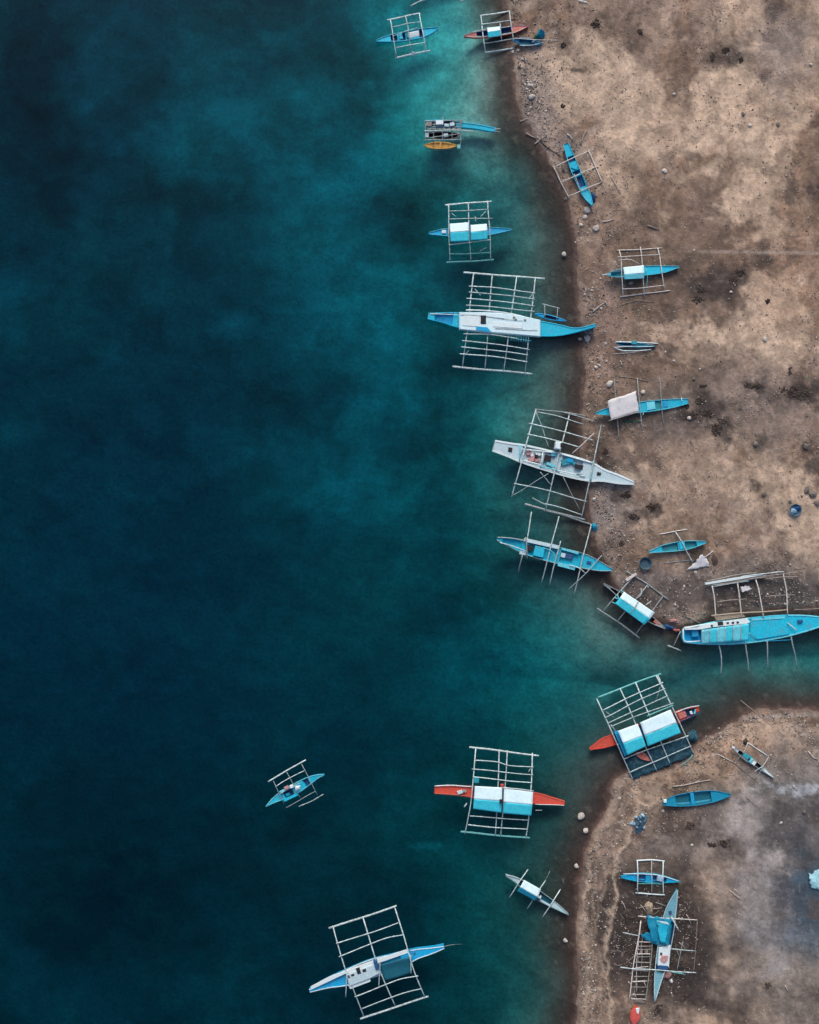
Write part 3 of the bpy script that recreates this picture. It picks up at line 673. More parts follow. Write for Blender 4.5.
# raft-like fishing boat with blue bow
K(418, 112, 9.523)
t = thing('fishing_raft_boat', 'grey cluttered fishing boat with slatted deck and a blue bow pointing to shore', 'boat', 240, 170, 0.0)
st = [(75, 105, 30, 0.5), (240, 110, 38, 0.5), (420, 122, 26, 0.52), (560, 138, 24, 0.55), (680, 162, 24, 0.6), (745, 172, 18, 0.62)]
hull(t, st, ['blue', 'cyan', 'cyan', 'navy'], wells=[(0.05, 0.42)], floor=0.4)
hull(t, [(68, 215, 12, 0.38), (180, 225, 38, 0.35), (300, 225, 38, 0.35), (410, 215, 14, 0.38)], ['navy', 'grey', 'grey', 'dark'], wells=[(0.1, 0.9)], name='inner_canoe')
f = Frame(t, 0.68, 0.45, M['bamg'], 0.08)
for x in (75, 155, 238, 330, 410): f.beam((x, 78), (x - 8, 300 if x < 400 else 355))
f.rail([(62, 88), (430, 82)], 0.10); f.rail([(60, 182), (300, 176), (530, 186)], 0.11); f.rail([(62, 270), (420, 262)], 0.10); f.rail([(120, 120), (430, 108)], 0.06)
f.rail([(110, 245), (270, 225), (400, 205)], 0.06); f.rail([(70, 145), (420, 140)], 0.05)
pole('mast', [(236, 45, 0.8), (240, 110, 0.9)], 0.05, M['bamg'], t)
pole('bow_pole', [(720, 165, 0.62), (785, 158, 0.66)], 0.04, M['baml'], t); pole('bow_pole', [(720, 182, 0.62), (785, 190, 0.66)], 0.04, M['bamg'], t)
prism('ice_box', quad(205, 102, 36, 20, -2), 0.75, 1.05, M['white'], t)
prism('crate', quad(105, 118, 26, 20, 5), 0.75, 0.95, M['grey'], t); prism('crate', quad(275, 126, 24, 14, 5), 0.75, 0.92, M['greyw'], t); prism('crate', quad(325, 118, 22, 16, -8), 0.75, 0.95, M['greyw'], t)
prism('crate', quad(265, 222, 22, 16, -10), 0.6, 0.8, M['greyw'], t); prism('crate', quad(85, 220, 18, 26, 0), 0.6, 0.8, M['bamg'], t); prism('float_block', quad(388, 335, 16, 20, 8), 0.3, 0.7, M['bamt'], t)
for i in range(7): prism('deck_slat', quad(110 + i * 46, 160, 17, 9, -3), 0.78, 0.82, M['grey'], t)
t = thing('yellow_canoe', 'slim yellow canoe moored against the grey fishing boat', 'canoe', 215, 318, 0.0)
st = [(55, 320, 4, 0.5), (130, 316, 28, 0.4), (215, 315, 34, 0.38), (310, 318, 24, 0.4), (375, 322, 4, 0.5)]
hull(t, st, ['yellow', 'yellow', 'yellow', 'yellow'], wells=[(0.22, 0.8)], floor=0.15, draft=0.2)
pole('outrigger_float', [(75, 355, 0.05), (220, 362, 0.05), (365, 350, 0.05)], 0.05, M['bamg'], t); prism('thwart', quad(215, 315, 10, 26, 0), 0.3, 0.4, M['yellow'], t)
for x in (150, 290): pole('outrigger_arm', [(x, 318, 0.4), (x, 358, 0.1)], 0.04, M['bamg'], t)

# boat with two pale awnings
K(420, 180, 4.095)
t = thing('outrigger_boat', 'blue outrigger boat with two pale awning panels, directly above the largest blue boat', 'boat', 200, 212, 0.0, GW)
st = [(35, 220, 3, 0.8), (90, 214, 13, 0.62), (160, 213, 20, 0.55), (240, 210, 20, 0.55), (310, 207, 13, 0.62), (374, 204, 2, 0.85)]
hull(t, st, ['blue', 'cyan', 'blue', 'navy'], wells=[(0.24, 0.3), (0.34, 0.66)])
sidebars(t, st, 'cyan2', 0.035)
prism('foredeck_hatch', quad(98, 212, 9, 7, 0), 0.55, 0.72, M['white'], t)
f = Frame(t, 0.72, 0.1, BAM, 0.095)
f.beam((117, 98), (123, 340)); f.beam((197, 92), (208, 333)); f.beam((277, 85), (290, 330))
f.float([(103, 103), (293, 88)], m=M['bam']); f.float([(108, 338), (302, 326)], m=M['bamt'])
f.rail([(118, 128), (279, 120)]); f.rail([(118, 160), (298, 157)]); f.rail([(118, 266), (290, 244)]); f.rail([(120, 303), (289, 298)], m=M['bamt'])
f.rail([(130, 137), (148, 150)], 0.05); f.rail([(248, 150), (270, 128)], 0.05); f.rail([(245, 292), (272, 276)], 0.05); f.rail([(226, 150), (228, 172)], 0.05); f.rail([(162, 246), (162, 268)], 0.05)
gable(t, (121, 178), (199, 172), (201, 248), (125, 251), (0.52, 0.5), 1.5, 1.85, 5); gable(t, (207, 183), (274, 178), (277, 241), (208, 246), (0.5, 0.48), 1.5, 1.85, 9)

# largest blue boat with white deckhouse
K(420, 250, 4.095)
t = thing('outrigger_boat', 'large bright blue boat with long white deck and wide bamboo outriggers on both sides', 'boat', 320, 305, 0.0, GW)
st = [(32, 271, 13, 1.15), (100, 277, 22, 1.0), (170, 287, 33, 0.95), (330, 303, 40, 0.9), (480, 320, 33, 0.95), (570, 328, 24, 1.05), (640, 329, 9, 1.25), (716, 312, 7, 1.7)]
hull(t, st, ['blue', 'cyan', 'cyan', 'blue'], wells=[(0.045, 0.16)], draft=0.5, floor=0.35)
pole('stern_thwart', [(40, 262, 1.12), (155, 264, 1.1)], 0.06, M['white'], t)
dh = prism('deck_house', [(160, 256), (330, 258), (400, 268), (492, 288), (492, 356), (300, 342), (160, 326)], 0.85, 1.55, M['roofw'], t, ins=0.12)
prism('hatch', [(249, 267), (271, 268), (270, 303), (248, 302)], 1.55, 1.62, M['dark'], dh)
prism('side_opening', [(230, 313), (275, 316), (293, 336), (262, 333), (230, 328)], 1.55, 1.60, M['blue'], dh, ins=0.02)
prism('deck_panel', quad(210, 290, 34, 22, 4), 1.55, 1.60, M['white'], dh); prism('deck_panel', quad(360, 308, 62, 10, 4), 1.55, 1.60, M['white'], dh)
pole('deck_line', [(165, 265, 1.6), (250, 270, 1.6), (345, 280, 1.6)], 0.035, M['bamb'], dh); pole('deck_line', [(308, 321, 1.6), (400, 325, 1.6), (482, 329, 1.6)], 0.035, M['bamb'], dh)
pole('deck_line', [(300, 275, 1.62), (420, 290, 1.62)], 0.03, M['grey'], dh); pole('side_rail', [(188, 246, 1.4), (300, 252, 1.45), (385, 262, 1.45), (466, 284, 1.4)], 0.11, M['white'], t)
f = Frame(t, 1.25, 0.12, BAM, 0.10)
for a, b, m_, q in [((220, 96), (174, 477), .5, 0), ((296, 100), (266, 487), .5, 0), ((396, 110), (343, 494), .5, 0), ((472, 116), (430, 502), .5, 0)]:
    mid = (a[0] * .5 + b[0] * .5, a[1] * .5 + b[1] * .5); f.beam([a, mid, b], None)
f.float([(178, 92), (340, 104), (510, 118)], 0.15); f.float([(133, 477), (300, 492), (460, 508)], 0.15)
for a, b in [((200, 148), (472, 176)), ((200, 172), (470, 202)), ((190, 198), (468, 229)), ((188, 226), (470, 252)), ((178, 343), (400, 362)), ((172, 371), (450, 408)), ((168, 397), (442, 430)), ((163, 425), (440, 458))]:
    f.rail([a, ((a[0] + b[0]) / 2 + 3, (a[1] + b[1]) / 2 - 4), b])
f.rail([(225, 160), (248, 186)], 0.05); f.rail([(445, 198), (464, 178)], 0.05); f.rail([(186, 425), (200, 412)], 0.05)
for i in range(8): pole('rack_slat', [(375 + i * 10, 348 + i, 1.3), (373 + i * 10, 372 + i * 1.2, 1.2)], 0.05, M['cyan2'], t)
pole('rack_rail', [(370, 362, 1.22), (455, 372, 1.22)], 0.05, M['cyan2'], t)
for x, y in ((385, 275), (430, 286), (392, 284)): prism('deck_cleat', quad(x, y, 5, 3, 8), 1.55, 1.66, M['grey'], dh)
# dinghy behind it
t = thing('outrigger_canoe', 'small blue canoe with one outrigger, tucked beside the largest blue boat', 'canoe', 535, 275, 0.0)
st = [(470, 262, 3, 0.5), (510, 270, 9, 0.4), (550, 279, 9, 0.4), (600, 291, 2, 0.55)]
hull(t, st, ['blue', 'blue', 'blue', 'navy'], wells=[(0.3, 0.75)], draft=0.2)
pole('outrigger_float', [(500, 221, 0.08), (573, 239, 0.08)], 0.09, M['bamg'], t); pole('outrigger_arm', [(510, 224, 0.1), (512, 275, 0.5)], 0.05, M['bamg'], t); pole('outrigger_arm', [(564, 237, 0.1), (560, 285, 0.5)], 0.05, M['bamg'], t)

# big grey-white boat
K(480, 390, 4.818)
t = thing('outrigger_boat', 'chalky white boat with open deck hatches and criss-crossed outrigger frame, bow on the sand', 'boat', 380, 360, 0.0, GW)
st = [(66, 268, 29, 1.0), (140, 288, 36, 0.95), (210, 307, 46, 0.9), (330, 340, 52, 0.85), (450, 372, 54, 0.85), (545, 398, 46, 0.9), (590, 410, 32, 0.98), (670, 431, 23, 1.05), (740, 450, 8, 1.2)]
hull(t, st, ['greyw', 'white', 'greyw', 'greyw'], wells=[(0.20, 0.345), (0.362, 0.43), (0.48, 0.62)], draft=0.5, floor=0.3, rim=0.18)
K(505, 430, 8.62)
prism('hatch', quad(45, 170, 17, 19, 8), 0.9, 0.98, M['dark'], t); prism('hatch', quad(366, 245, 30, 27, 10), 0.8, 0.9, M['dark'], t); prism('hatch', quad(636, 317, 36, 19, 10), 0.8, 0.92, M['dark'], t); prism('hatch', quad(810, 377, 18, 13, 10), 0.92, 1.0, M['dark'], t)
for x, y, w_, h, m_ in [(205, 200, 22, 18, 'pink'), (245, 230, 20, 18, 'pink'), (225, 255, 25, 14, 'pink'), (275, 262, 22, 14, 'pink'), (285, 205, 22, 20, 'white'), (232, 215, 14, 12, 'white'), (270, 228, 16, 14, 'dark'), (520, 275, 36, 26, 'teal'), (560, 262, 30, 18, 'blue'), (430, 205, 34, 22, 'cyan2'), (590, 285, 22, 14, 'teal'), (395, 300, 40, 12, 'cyan2')]:
    prism('cargo_box', quad(x, y, w_, h, random.uniform(-20, 30)), 0.6, 0.82 + random.uniform(0, .1), M[m_], t)
for p, q, m_ in [((150, 165), (470, 200), 'white'), ((475, 205), (755, 285), 'white'), ((160, 262), (325, 305), 'white'), ((455, 350), (690, 400), 'white'), ((325, 195), (315, 300), 'white'), ((130, 130), (125, 270), 'cyan2'), ((760, 270), (740, 440), 'cyan2'), ((460, 190), (440, 350), 'white'), ((300, 310), (470, 352), 'cyan2')]:
    pole('deck_plank', [(*p, 0.95), (*q, 0.95)], 0.11, M[m_], t, knots=False, bow=0.0)
prism('wheel_stand', quad(455, 135, 26, 32, 8), 0.85, 1.7, M['white'], t, ins=0.1); prism('wheel_top', quad(485, 130, 10, 16, 8), 1.3, 1.75, M['dark'], t)
pole('tool_handle', [(610, 385, 1.05), (670, 380, 1.05)], 0.04, M['dark'], t)
K(480, 390, 4.818)
f = Frame(t, 1.1, 0.12, M['bam'], 0.10)
for a, b in [((270, 95), (152, 515)), ((432, 112), (315, 580)), ((588, 150), (490, 612))]: f.beam(a, b)
Gm = M['bamg']
for a, b in [((275, 106), (500, 165)), ((235, 160), (545, 242)), ((228, 212), (480, 276)), ((163, 450), (516, 538)), ((312, 548), (492, 602))]: f.rail([a, ((a[0] + b[0]) / 2 + 4, (a[1] + b[1]) / 2 - 4), b])
f.rail([(390, 104), (560, 152)], m=Gm)
for a, b in [((270, 105), (330, 272)), ((155, 510), (330, 402)), ((290, 395), (345, 462)), ((400, 418), (480, 575))]: f.rail([a, b], 0.055, m=Gm)
f.rail([(550, 208), (445, 305)], 0.07, m=M['baml'])
f.float([(216, 549), (330, 580), (505, 625)], 0.16, m=Gm); f.float([(252, 520), (325, 558)], 0.1, m=Gm); f.float([(262, 92), (460, 118), (600, 150)], 0.09, m=Gm)

# cyan open boat below it
K(490, 510, 6.3)
t = thing('outrigger_boat', 'open cyan boat with forked white stern, loose poles lying across its bow', 'boat', 450, 280, 0.0, GW)
st = [(45, 180, 10, 1.0), (130, 205, 28, 0.85), (230, 235, 46, 0.78), (360, 270, 52, 0.75), (500, 302, 52, 0.78), (600, 325, 46, 0.82), (690, 355, 30, 0.92), (770, 378, 5, 1.1)]
hull(t, st, ['teal', 'cyan2', 'cyan', 'cyan'], wells=[(0.05, 0.22), (0.28, 0.52), (0.55, 0.72)], draft=0.4, floor=0.28)
sidebars(t, st, 'bamg', 0.05)
prism('hatch', quad(497, 292, 26, 16, 14), 0.7, 0.8, M['navy'], t); prism('hatch', quad(624, 332, 14, 10, 14), 0.8, 0.88, M['navy'], t); prism('engine_box', quad(250, 240, 22, 18, 12), 0.45, 0.85, M['dark'], t)
prism('seat_box', quad(308, 262, 32, 32, 12), 0.45, 1.0, M['cyan'], t); prism('side_deck', [(215, 175), (440, 225), (435, 248), (215, 198)], 0.75, 0.95, M['greyw'], t); prism('side_deck', [(428, 328), (540, 358), (532, 380), (425, 352)], 0.75, 0.95, M['cyan2'], t)
prism('side_deck', [(450, 235), (560, 265), (556, 280), (450, 250)], 0.78, 0.93, M['cyan2'], t); prism('fish_box', quad(460, 285, 14, 14, 14), 0.5, 0.85, M['greyw'], t)
pole('stern_rail', [(48, 172, 1.05), (170, 182, 1.0), (230, 200, 1.0)], 0.07, M['bam'], t); pole('stern_rail', [(62, 205, 1.05), (150, 230, 1.0), (235, 262, 1.0)], 0.07, M['bam'], t)
pole('stern_post', [(225, 170, 1.05), (232, 240, 1.05), (234, 305, 1.0)], 0.09, M['bamg'], t); prism('stern_block', quad(205, 270, 20, 12, 10), 0.5, 0.9, M['greyw'], t)
f = Frame(t, 0.98, 0.15, M['bam'], 0.09)
f.beam([(262, 12), (235, 170), (232, 240)], None, mid=1.0, z1=0.9); f.beam([(435, 40), (392, 205), (325, 455)], None); f.beam([(445, 195), (405, 350), (375, 470)], None, mid=0.2, z0=1.0)
f.beam([(638, 90), (590, 290), (530, 530)], None); f.beam([(205, 280), (190, 340), (178, 400)], None, mid=0.0, z0=.8, m=M['bamg'], z1=-.1)
f.rail([(705, 285), (600, 400), (495, 500)], 0.07, m=M['bamg']); f.rail([(500, 345), (560, 365), (605, 402)], 0.06, m=M['bam']); f.rail([(340, 240), (395, 262), (415, 310), (405, 360)], 0.05, m=M['cyan2'])
f.float([(335, 0), (480, 40), (645, 92)], 0.11, m=M['bamg'])
heap('blue_float_bag', 660, 108, 20, 26, 0.35, M['bluet'], t, base=0.05, seed=4)

# small awning boat at the corner of the beach
K(590, 570, 7.445)
t = thing('outrigger_boat', 'small boat with white and turquoise awning set diagonally at the beach corner', 'boat', 340, 285, 0.0, GW)
st = [(100, 102, 4, 0.7), (200, 168, 18, 0.55), (330, 275, 34, 0.5), (450, 365, 26, 0.52), (560, 435, 4, 0.7)]
hull(t, st, ['navy', 'bamg', 'bamg', 'dark'], wells=[(0.12, 0.86)])
sidebars(t, st, 'bamg', 0.035)
prism('stern_deck', quad(500, 392, 26, 12, 34), 0.45, 0.6, M['rose'], t)
f = Frame(t, 0.75, 0.15, M['bamg'], 0.085)
f.beam((330, 40), (98, 305), z0=0.35); f.beam((428, 112), (200, 385), z0=0.45); f.beam((545, 195), (340, 478), z0=0.5)
f.float([(270, 8), (430, 110), (585, 222)], 0.09, z=0.42); f.float([(52, 285), (205, 385), (370, 508)], 0.12)
prism('float_log', [(262, 70), (340, 20), (350, 34), (275, 84)], 0.5, 0.75, M['baml'], t)
f.rail([(380, 150), (385, 175), (360, 205)], 0.06, m=M['bam']); f.rail([(415, 262), (455, 232)], 0.08, m=M['bam'])
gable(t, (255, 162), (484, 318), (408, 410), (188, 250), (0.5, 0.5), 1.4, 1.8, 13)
pole('awning_strap', [(362, 230, 1.55), (325, 295, 1.88), (292, 328, 1.55)], 0.06, M['grey'], t)
for p, q in [((180, 205), (228, 222)), ((205, 178), (212, 215)), ((165, 240), (190, 250)), ((225, 150), (250, 165))]: pole('stern_stick', [(*p, .9), (*q, 1.2)], 0.08, M['cyan2'], t)

# big cyan boat in the channel
K(649, 550, 4.818)
t = thing('outrigger_boat', 'big turquoise boat with streaked cabin roof and white side deck, bow beyond the right edge', 'boat', 520, 390, 0.0, GW)
st = [(164, 412, 34, 1.15), (230, 408, 46, 1.05), (330, 400, 58, 1.0), (480, 388, 62, 0.95), (640, 368, 56, 0.98), (760, 352, 40, 1.08), (850, 342, 20, 1.2), (930, 335, 4, 1.5)]
hull(t, st, ['cyan', 'cyan2', 'cyan', 'blue'], wells=[(0.015, 0.12)], draft=0.5, floor=0.45, rim=0.12)
sd = prism('side_deck', [(168, 372), (300, 352), (470, 328), (486, 346), (470, 354), (300, 372), (245, 382), (172, 384)], 1.0, 1.35, M['white'], t)
K(660, 580, 8.19)
for i in range(6):
    x0 = 345 + i * 64; x1 = x0 + 61; f0 = (x0 - 345) / 384; f1 = (x1 - 345) / 384
    o = sheet('roof_sheet', [(x0, 408 - 52 * f0), (x1, 408 - 52 * f1), (x1 - 2, 525 - 30 * f1), (x0 - 2, 525 - 30 * f0)], [1.75, 1.75, 1.55, 1.55], M['cyan2' if i % 2 == 0 else 'roofc'], t, seed=40 + i, wr=0.06)
    pole('roof_batten', [(x0, 406 - 52 * f0, 1.8), (x0 - 2, 525 - 30 * f0, 1.62)], 0.05, M['bam'], t)
for x, y, w_, h in [(495, 356, 22, 14), (555, 352, 10, 7), (597, 350, 10, 7), (637, 347, 10, 7), (425, 375, 8, 8)]: prism('window', quad(x, y, w_, h, -8), 1.33, 1.42, M['dark'], sd)
pole('stern_rail', [(190, 400, 1.3), (200, 500, 1.3), (330, 500, 1.3)], 0.09, M['white'], t); pole('stern_rail', [(190, 400, 1.3), (320, 372, 1.4)], 0.09, M['white'], t)
prism('stern_seat', quad(285, 435, 28, 30, -5), 0.75, 1.05, M['blue'], t)
K(649, 550, 4.818)
prism('fore_deck', [(490, 326), (670, 312), (675, 405), (520, 432), (484, 400)], 0.9, 1.1, M['cyan'], t, ins=0.06)
prism('deck_plank', quad(575, 330, 80, 5, -4), 1.1, 1.16, M['cyan2'], t); prism('hatch', quad(728, 344, 12, 7, -8), 1.02, 1.2, M['navy'], t)
pole('loose_pole', [(668, 352, 1.25), (715, 388, 1.25)], 0.08, M['bam'], t); pole('loose_pole', [(478, 398, 1.5), (515, 430, 1.2)], 0.07, M['cyan2'], t); pole('keel_rail', [(380, 458, .9), (540, 443, .9), (690, 432, .9)], 0.05, M['blue'], t)
f = Frame(t, 1.15, -0.1, M['bamg'], 0.10)
for pts in [[(336, 450), (350, 530), (345, 606)], [(463, 440), (476, 530), (480, 590)], [(568, 430), (572, 500), (573, 576)], [(682, 405), (700, 490), (712, 570)]]:
    f.beam(pts, None, mid=0.0, zc=0.9, z1=-0.05)
gx = [[(304, 172), (316, 235), (322, 310)], [(424, 150), (436, 220), (446, 302)], [(514, 142), (534, 210), (552, 305)], [(646, 112), (660, 190), (668, 290)]]
for a, b, d in gx: pole('outrigger_arm', [(*a, 0.95), (*b, 1.1), (d[0], d[1] + 22, 1.25)], 0.095, M['baml'], t)
pole('side_log', [(300, 317, 1.22), (480, 303, 1.22), (665, 288, 1.22)], 0.12, M['plank'], t)
for i in range(3): prism('side_plank', [(315 + i * 3, 320 + i * 7), (450 + i * 6, 304 + i * 6), (451 + i * 6, 309 + i * 6), (316 + i * 3, 326 + i * 7)], 1.1, 1.2, M['plank'], t)
pole('side_log', [(700, 287, 1.15), (850, 280, 1.15)], 0.06, M['bamb'], t)
prism('outrigger_plank', [(268, 158), (400, 135), (548, 114), (552, 120), (400, 148), (270, 167)], 0.75, 1.0, M['white'], t)
prism('outrigger_plank', [(280, 170), (420, 150), (560, 122), (562, 128), (420, 160)], 0.7, 0.9, M['greyw'], t)
pole('outrigger_pole', [(480, 140, 1.0), (600, 120, 1.0), (720, 105, 1.0)], 0.06, M['bamb'], t)
for p, q, m_ in [((280, 150), (520, 108), 'grey'), ((330, 168), (600, 128), 'bamb'), ((300, 178), (480, 150), 'bamg'), ((440, 128), (650, 104), 'bam'), ((560, 140), (720, 128), 'bamb'), ((330, 250), (470, 236), 'bamb'), ((560, 225), (700, 215), 'bamb')]: pole('outrigger_pole', [(*p, 0.9), ((p[0] + q[0]) / 2, (p[1] + q[1]) / 2 - 3, 1.05), (*q, 0.95)], 0.075, M[m_], t)
sheet('torn_sheet', [(440, 180), (482, 172), (490, 192), (450, 202)], [0.8, 0.85, 0.8, 0.8], M['sail'], t, wr=0.12, seed=91, ragged=0.08)
pole('rudder_post', [(152, 392, 0.9), (118, 462, 0.2)], 0.07, M['bamg'], t); pole('rudder_blade', [(90, 460, 0.05), (155, 486, 0.05)], 0.11, M['bamg'], t)

# big awning boat with red ends
K(600, 670, 7.445)
t = thing('outrigger_boat', 'tilted red-ended boat with large white and turquoise awnings, dark shade sheet under its frame', 'boat', 370, 480, 0.0, GW)
st = [(-75, 590, 5, 0.8), (20, 548, 36, 0.65), (100, 520, 42, 0.6), (300, 455, 52, 0.6), (500, 385, 50, 0.6), (620, 330, 40, 0.7), (735, 285, 16, 0.85)]
hull(t, st, ['red', 'red', 'red', 'navy'], wells=[(0.24, 0.78), (0.865, 0.97)], draft=0.4)
pole('gunwale_rail', [(560, 318, 0.85), (650, 282, 0.9), (738, 266, 0.98)], 0.07, M['white'], t); pole('gunwale_rail', [(590, 385, 0.8), (680, 350, 0.85), (752, 310, 0.95)], 0.05, M['navy'], t)
prism('bow_box', quad(612, 335, 30, 22, -22), 0.5, 0.78, M['rose'], t); prism('bow_fender', quad(678, 318, 9, 10, -20), 0.6, 0.95, M['white'], t); prism('bow_fender', quad(705, 310, 5, 18, 15), 0.6, 0.9, M['cyan2'], t)
prism('cabin_wall', [(105, 462), (135, 452), (205, 622), (182, 640)], 0.7, 1.3, M['blue'], t)
f = Frame(t, 0.95, 0.1, BAM, 0.10)
f.beam((-25, 212), (250, 828)); f.beam((148, 135), (425, 755)); f.beam((264, 92), (527, 712)); f.beam((430, 40), (700, 630)); f.beam((418, 42), (560, 320), mid=1.0, z1=.9)
f.float([(-15, 205), (200, 118), (455, 28)], 0.13, m=M['bamt'])
for a, b in [((25, 298), (470, 92)), ((40, 355), (485, 138)), ((62, 395), (505, 192)), ((80, 422), (548, 245)), ((180, 662), (660, 488)), ((215, 765), (680, 565))]:
    f.rail([a, ((a[0] + b[0]) / 2 + 4, (a[1] + b[1]) / 2 - 7), b], m=M['bam'])
f.rail([(690, 630), (660, 670), (605, 715)], 0.07, m=M['bamt']); f.rail([(420, 220), (448, 125)], 0.04, m=M['bamg']); f.rail([(45, 310), (100, 352)], 0.04, m=M['bamg']); f.rail([(80, 405), (120, 460)], 0.05); f.rail([(350, 345), (545, 262)], 0.1, m=M['bamt'])
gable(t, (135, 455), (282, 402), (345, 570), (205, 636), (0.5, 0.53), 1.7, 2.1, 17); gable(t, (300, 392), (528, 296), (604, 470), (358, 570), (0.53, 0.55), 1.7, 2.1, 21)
sheet('shade_sheet', [(190, 660), (655, 490), (690, 640), (250, 815)], [0.5, 0.5, 0.22, 0.22], M['net'], t, nx=22, ny=14, wr=0.10, seed=8, ragged=0.15)  # dark sheet stands in for the awnings' shade on the shallows
tt = thing('red_canoe', 'tiny red canoe lying inside the frame of the tilted awning boat', 'canoe', 315, 640, 0.45)
hull(tt, [(262, 622, 6, 0.3), (300, 632, 24, 0.25), (335, 652, 20, 0.25), (375, 678, 2, 0.32)], ['red', 'rose', 'rose', 'rose'], wells=[(0.3, 0.7)], draft=0.05, rise=0.1, floor=0.15)
prism('thwart', quad(318, 642, 5, 16, 30), 0.14, 0.24, M['rose'], tt)
heap('dark_mound', 690, 495, 40, 52, 0.6, M['net'], None, seed=12, base=0.06, label='dark teal mound in the shallows beside the tilted awning boat', cat='net', rough=0.35)  # low dark teal mound at the water surface

# red-ended awning boat afloat
K(420, 730, 5.119)
t = thing('outrigger_boat', 'red-ended boat afloat with paired awnings white above and turquoise below', 'boat', 420, 350, 0.0, GW)
st = [(74, 306, 19, 0.85), (180, 311, 25, 0.7), (270, 318, 30, 0.62), (420, 335, 34, 0.6), (580, 348, 30, 0.65), (670, 362, 20, 0.72), (740, 373, 10, 0.85)]
hull(t, st, ['red', 'red', 'red', 'navy'], wells=[(0.3, 0.72)], draft=0.4, floor=0.2)
pole('gunwale_rail', [(76, 287, 0.92), (170, 284, 0.82), (265, 290, 0.75)], 0.08, M['white'], t); pole('gunwale_rail', [(76, 324, 0.9), (170, 332, 0.8), (250, 338, 0.72)], 0.05, M['rose'], t); pole('gunwale_rail', [(588, 380, .72), (738, 386, .88)], 0.05, M['white'], t)
prism('stern_clutter', quad(205, 318, 14, 8, -20), 0.65, 0.9, M['greyw'], t); prism('stern_clutter', quad(228, 312, 9, 7, 20), 0.65, 0.85, M['grey'], t)
f = Frame(t, 0.95, 0.1, BAM, 0.10)
f.beam([(286, 90), (268, 285), (256, 400), (230, 532)], None); f.beam([(405, 98), (402, 285), (392, 430), (385, 542)], None); f.beam([(447, 104), (436, 285), (424, 430), (412, 547)], None); f.beam([(575, 118), (570, 300), (558, 440), (541, 556)], None)
f.float([(252, 88), (420, 108), (608, 132)], 0.14, m=M['bam']); f.float([(208, 520), (380, 536), (562, 552)], 0.14, m=M['bamt'])
for pts in [[(285, 155), (400, 164), (450, 180), (582, 190)], [(265, 200), (420, 214), (580, 230)], [(270, 240), (420, 256), (575, 270)], [(418, 292), (580, 312)], [(255, 440), (400, 450), (557, 462)], [(246, 485), (400, 500), (550, 508)]]: f.rail(pts)
f.rail([(555, 215), (566, 195)], .04); f.rail([(240, 375), (226, 395)], .09); f.rail([(590, 411), (625, 411)], .05, m=M['bamg'])
prism('teal_crate', quad(288, 255, 14, 14, 4), 0.75, 1.15, M['teal'], t); prism('red_bucket', quad(420, 285, 8, 8, 0), 0.95, 1.3, M['redc'], t); prism('motor_box', quad(416, 366, 9, 11, 0), 2.0, 2.15, M['dark'], t)
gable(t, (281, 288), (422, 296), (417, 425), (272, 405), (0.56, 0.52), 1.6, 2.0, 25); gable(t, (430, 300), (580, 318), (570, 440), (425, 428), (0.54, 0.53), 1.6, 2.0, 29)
pole('awning_edge', [(425, 296, 1.68), (500, 302, 1.68), (582, 312, 1.68)], 0.05, M['white'], t)

# small blue boat alone in the deep water
K(262, 755, 12.41)
t = thing('outrigger_boat', 'little blue outrigger boat alone in the deep dark water', 'boat', 410, 430, 0.0, GW)
st = [(50, 635, 5, 0.6), (150, 560, 34, 0.45), (280, 490, 60, 0.4), (430, 410, 66, 0.4), (580, 320, 50, 0.42), (690, 265, 26, 0.5), (775, 242, 6, 0.62)]
hull(t, st, ['blue', 'cyan2', 'cyan', 'navy'], wells=[(0.32, 0.46), (0.66, 0.74)])
f = Frame(t, 0.55, 0.08, M['bamg'], 0.045)
f.beam((140, 320), (275, 610)); f.beam((305, 210), (480, 540)); f.beam((490, 110), (690, 500))
f.float([(75, 332), (300, 200), (545, 60)], 0.11, m=M['bam']); f.float([(455, 640), (610, 570), (762, 488)], 0.07, m=M['bam'])
f.rail([(165, 396), (340, 280), (525, 195)], 0.06, m=M['bam']); f.rail([(300, 655), (480, 550), (660, 452)], 0.06)
f.rail([(215, 490), (340, 410), (480, 345)], 0.06, m=M['bamg'])
prism('side_deck', [(215, 450), (345, 385), (360, 410), (235, 480)], 0.4, 0.6, M['cyan2'], t); prism('side_deck', [(262, 548), (440, 470), (448, 500), (275, 580)], 0.3, 0.5, M['cyan'], t)
prism('pink_bag', quad(305, 405, 28, 18, -25), 0.5, 0.8, M['pink'], t); prism('engine_cover', quad(368, 388, 20, 18, -25), 0.5, 0.85, M['white'], t)
sheet('white_cover', [(408, 385), (478, 375), (478, 430), (415, 455)], [0.95, 0.95, 0.8, 0.8], M['white'], t, sag=-0.15)
prism('net_pile', quad(320, 490, 26, 18, -25), 0.3, 0.5, M['bluet'], t)

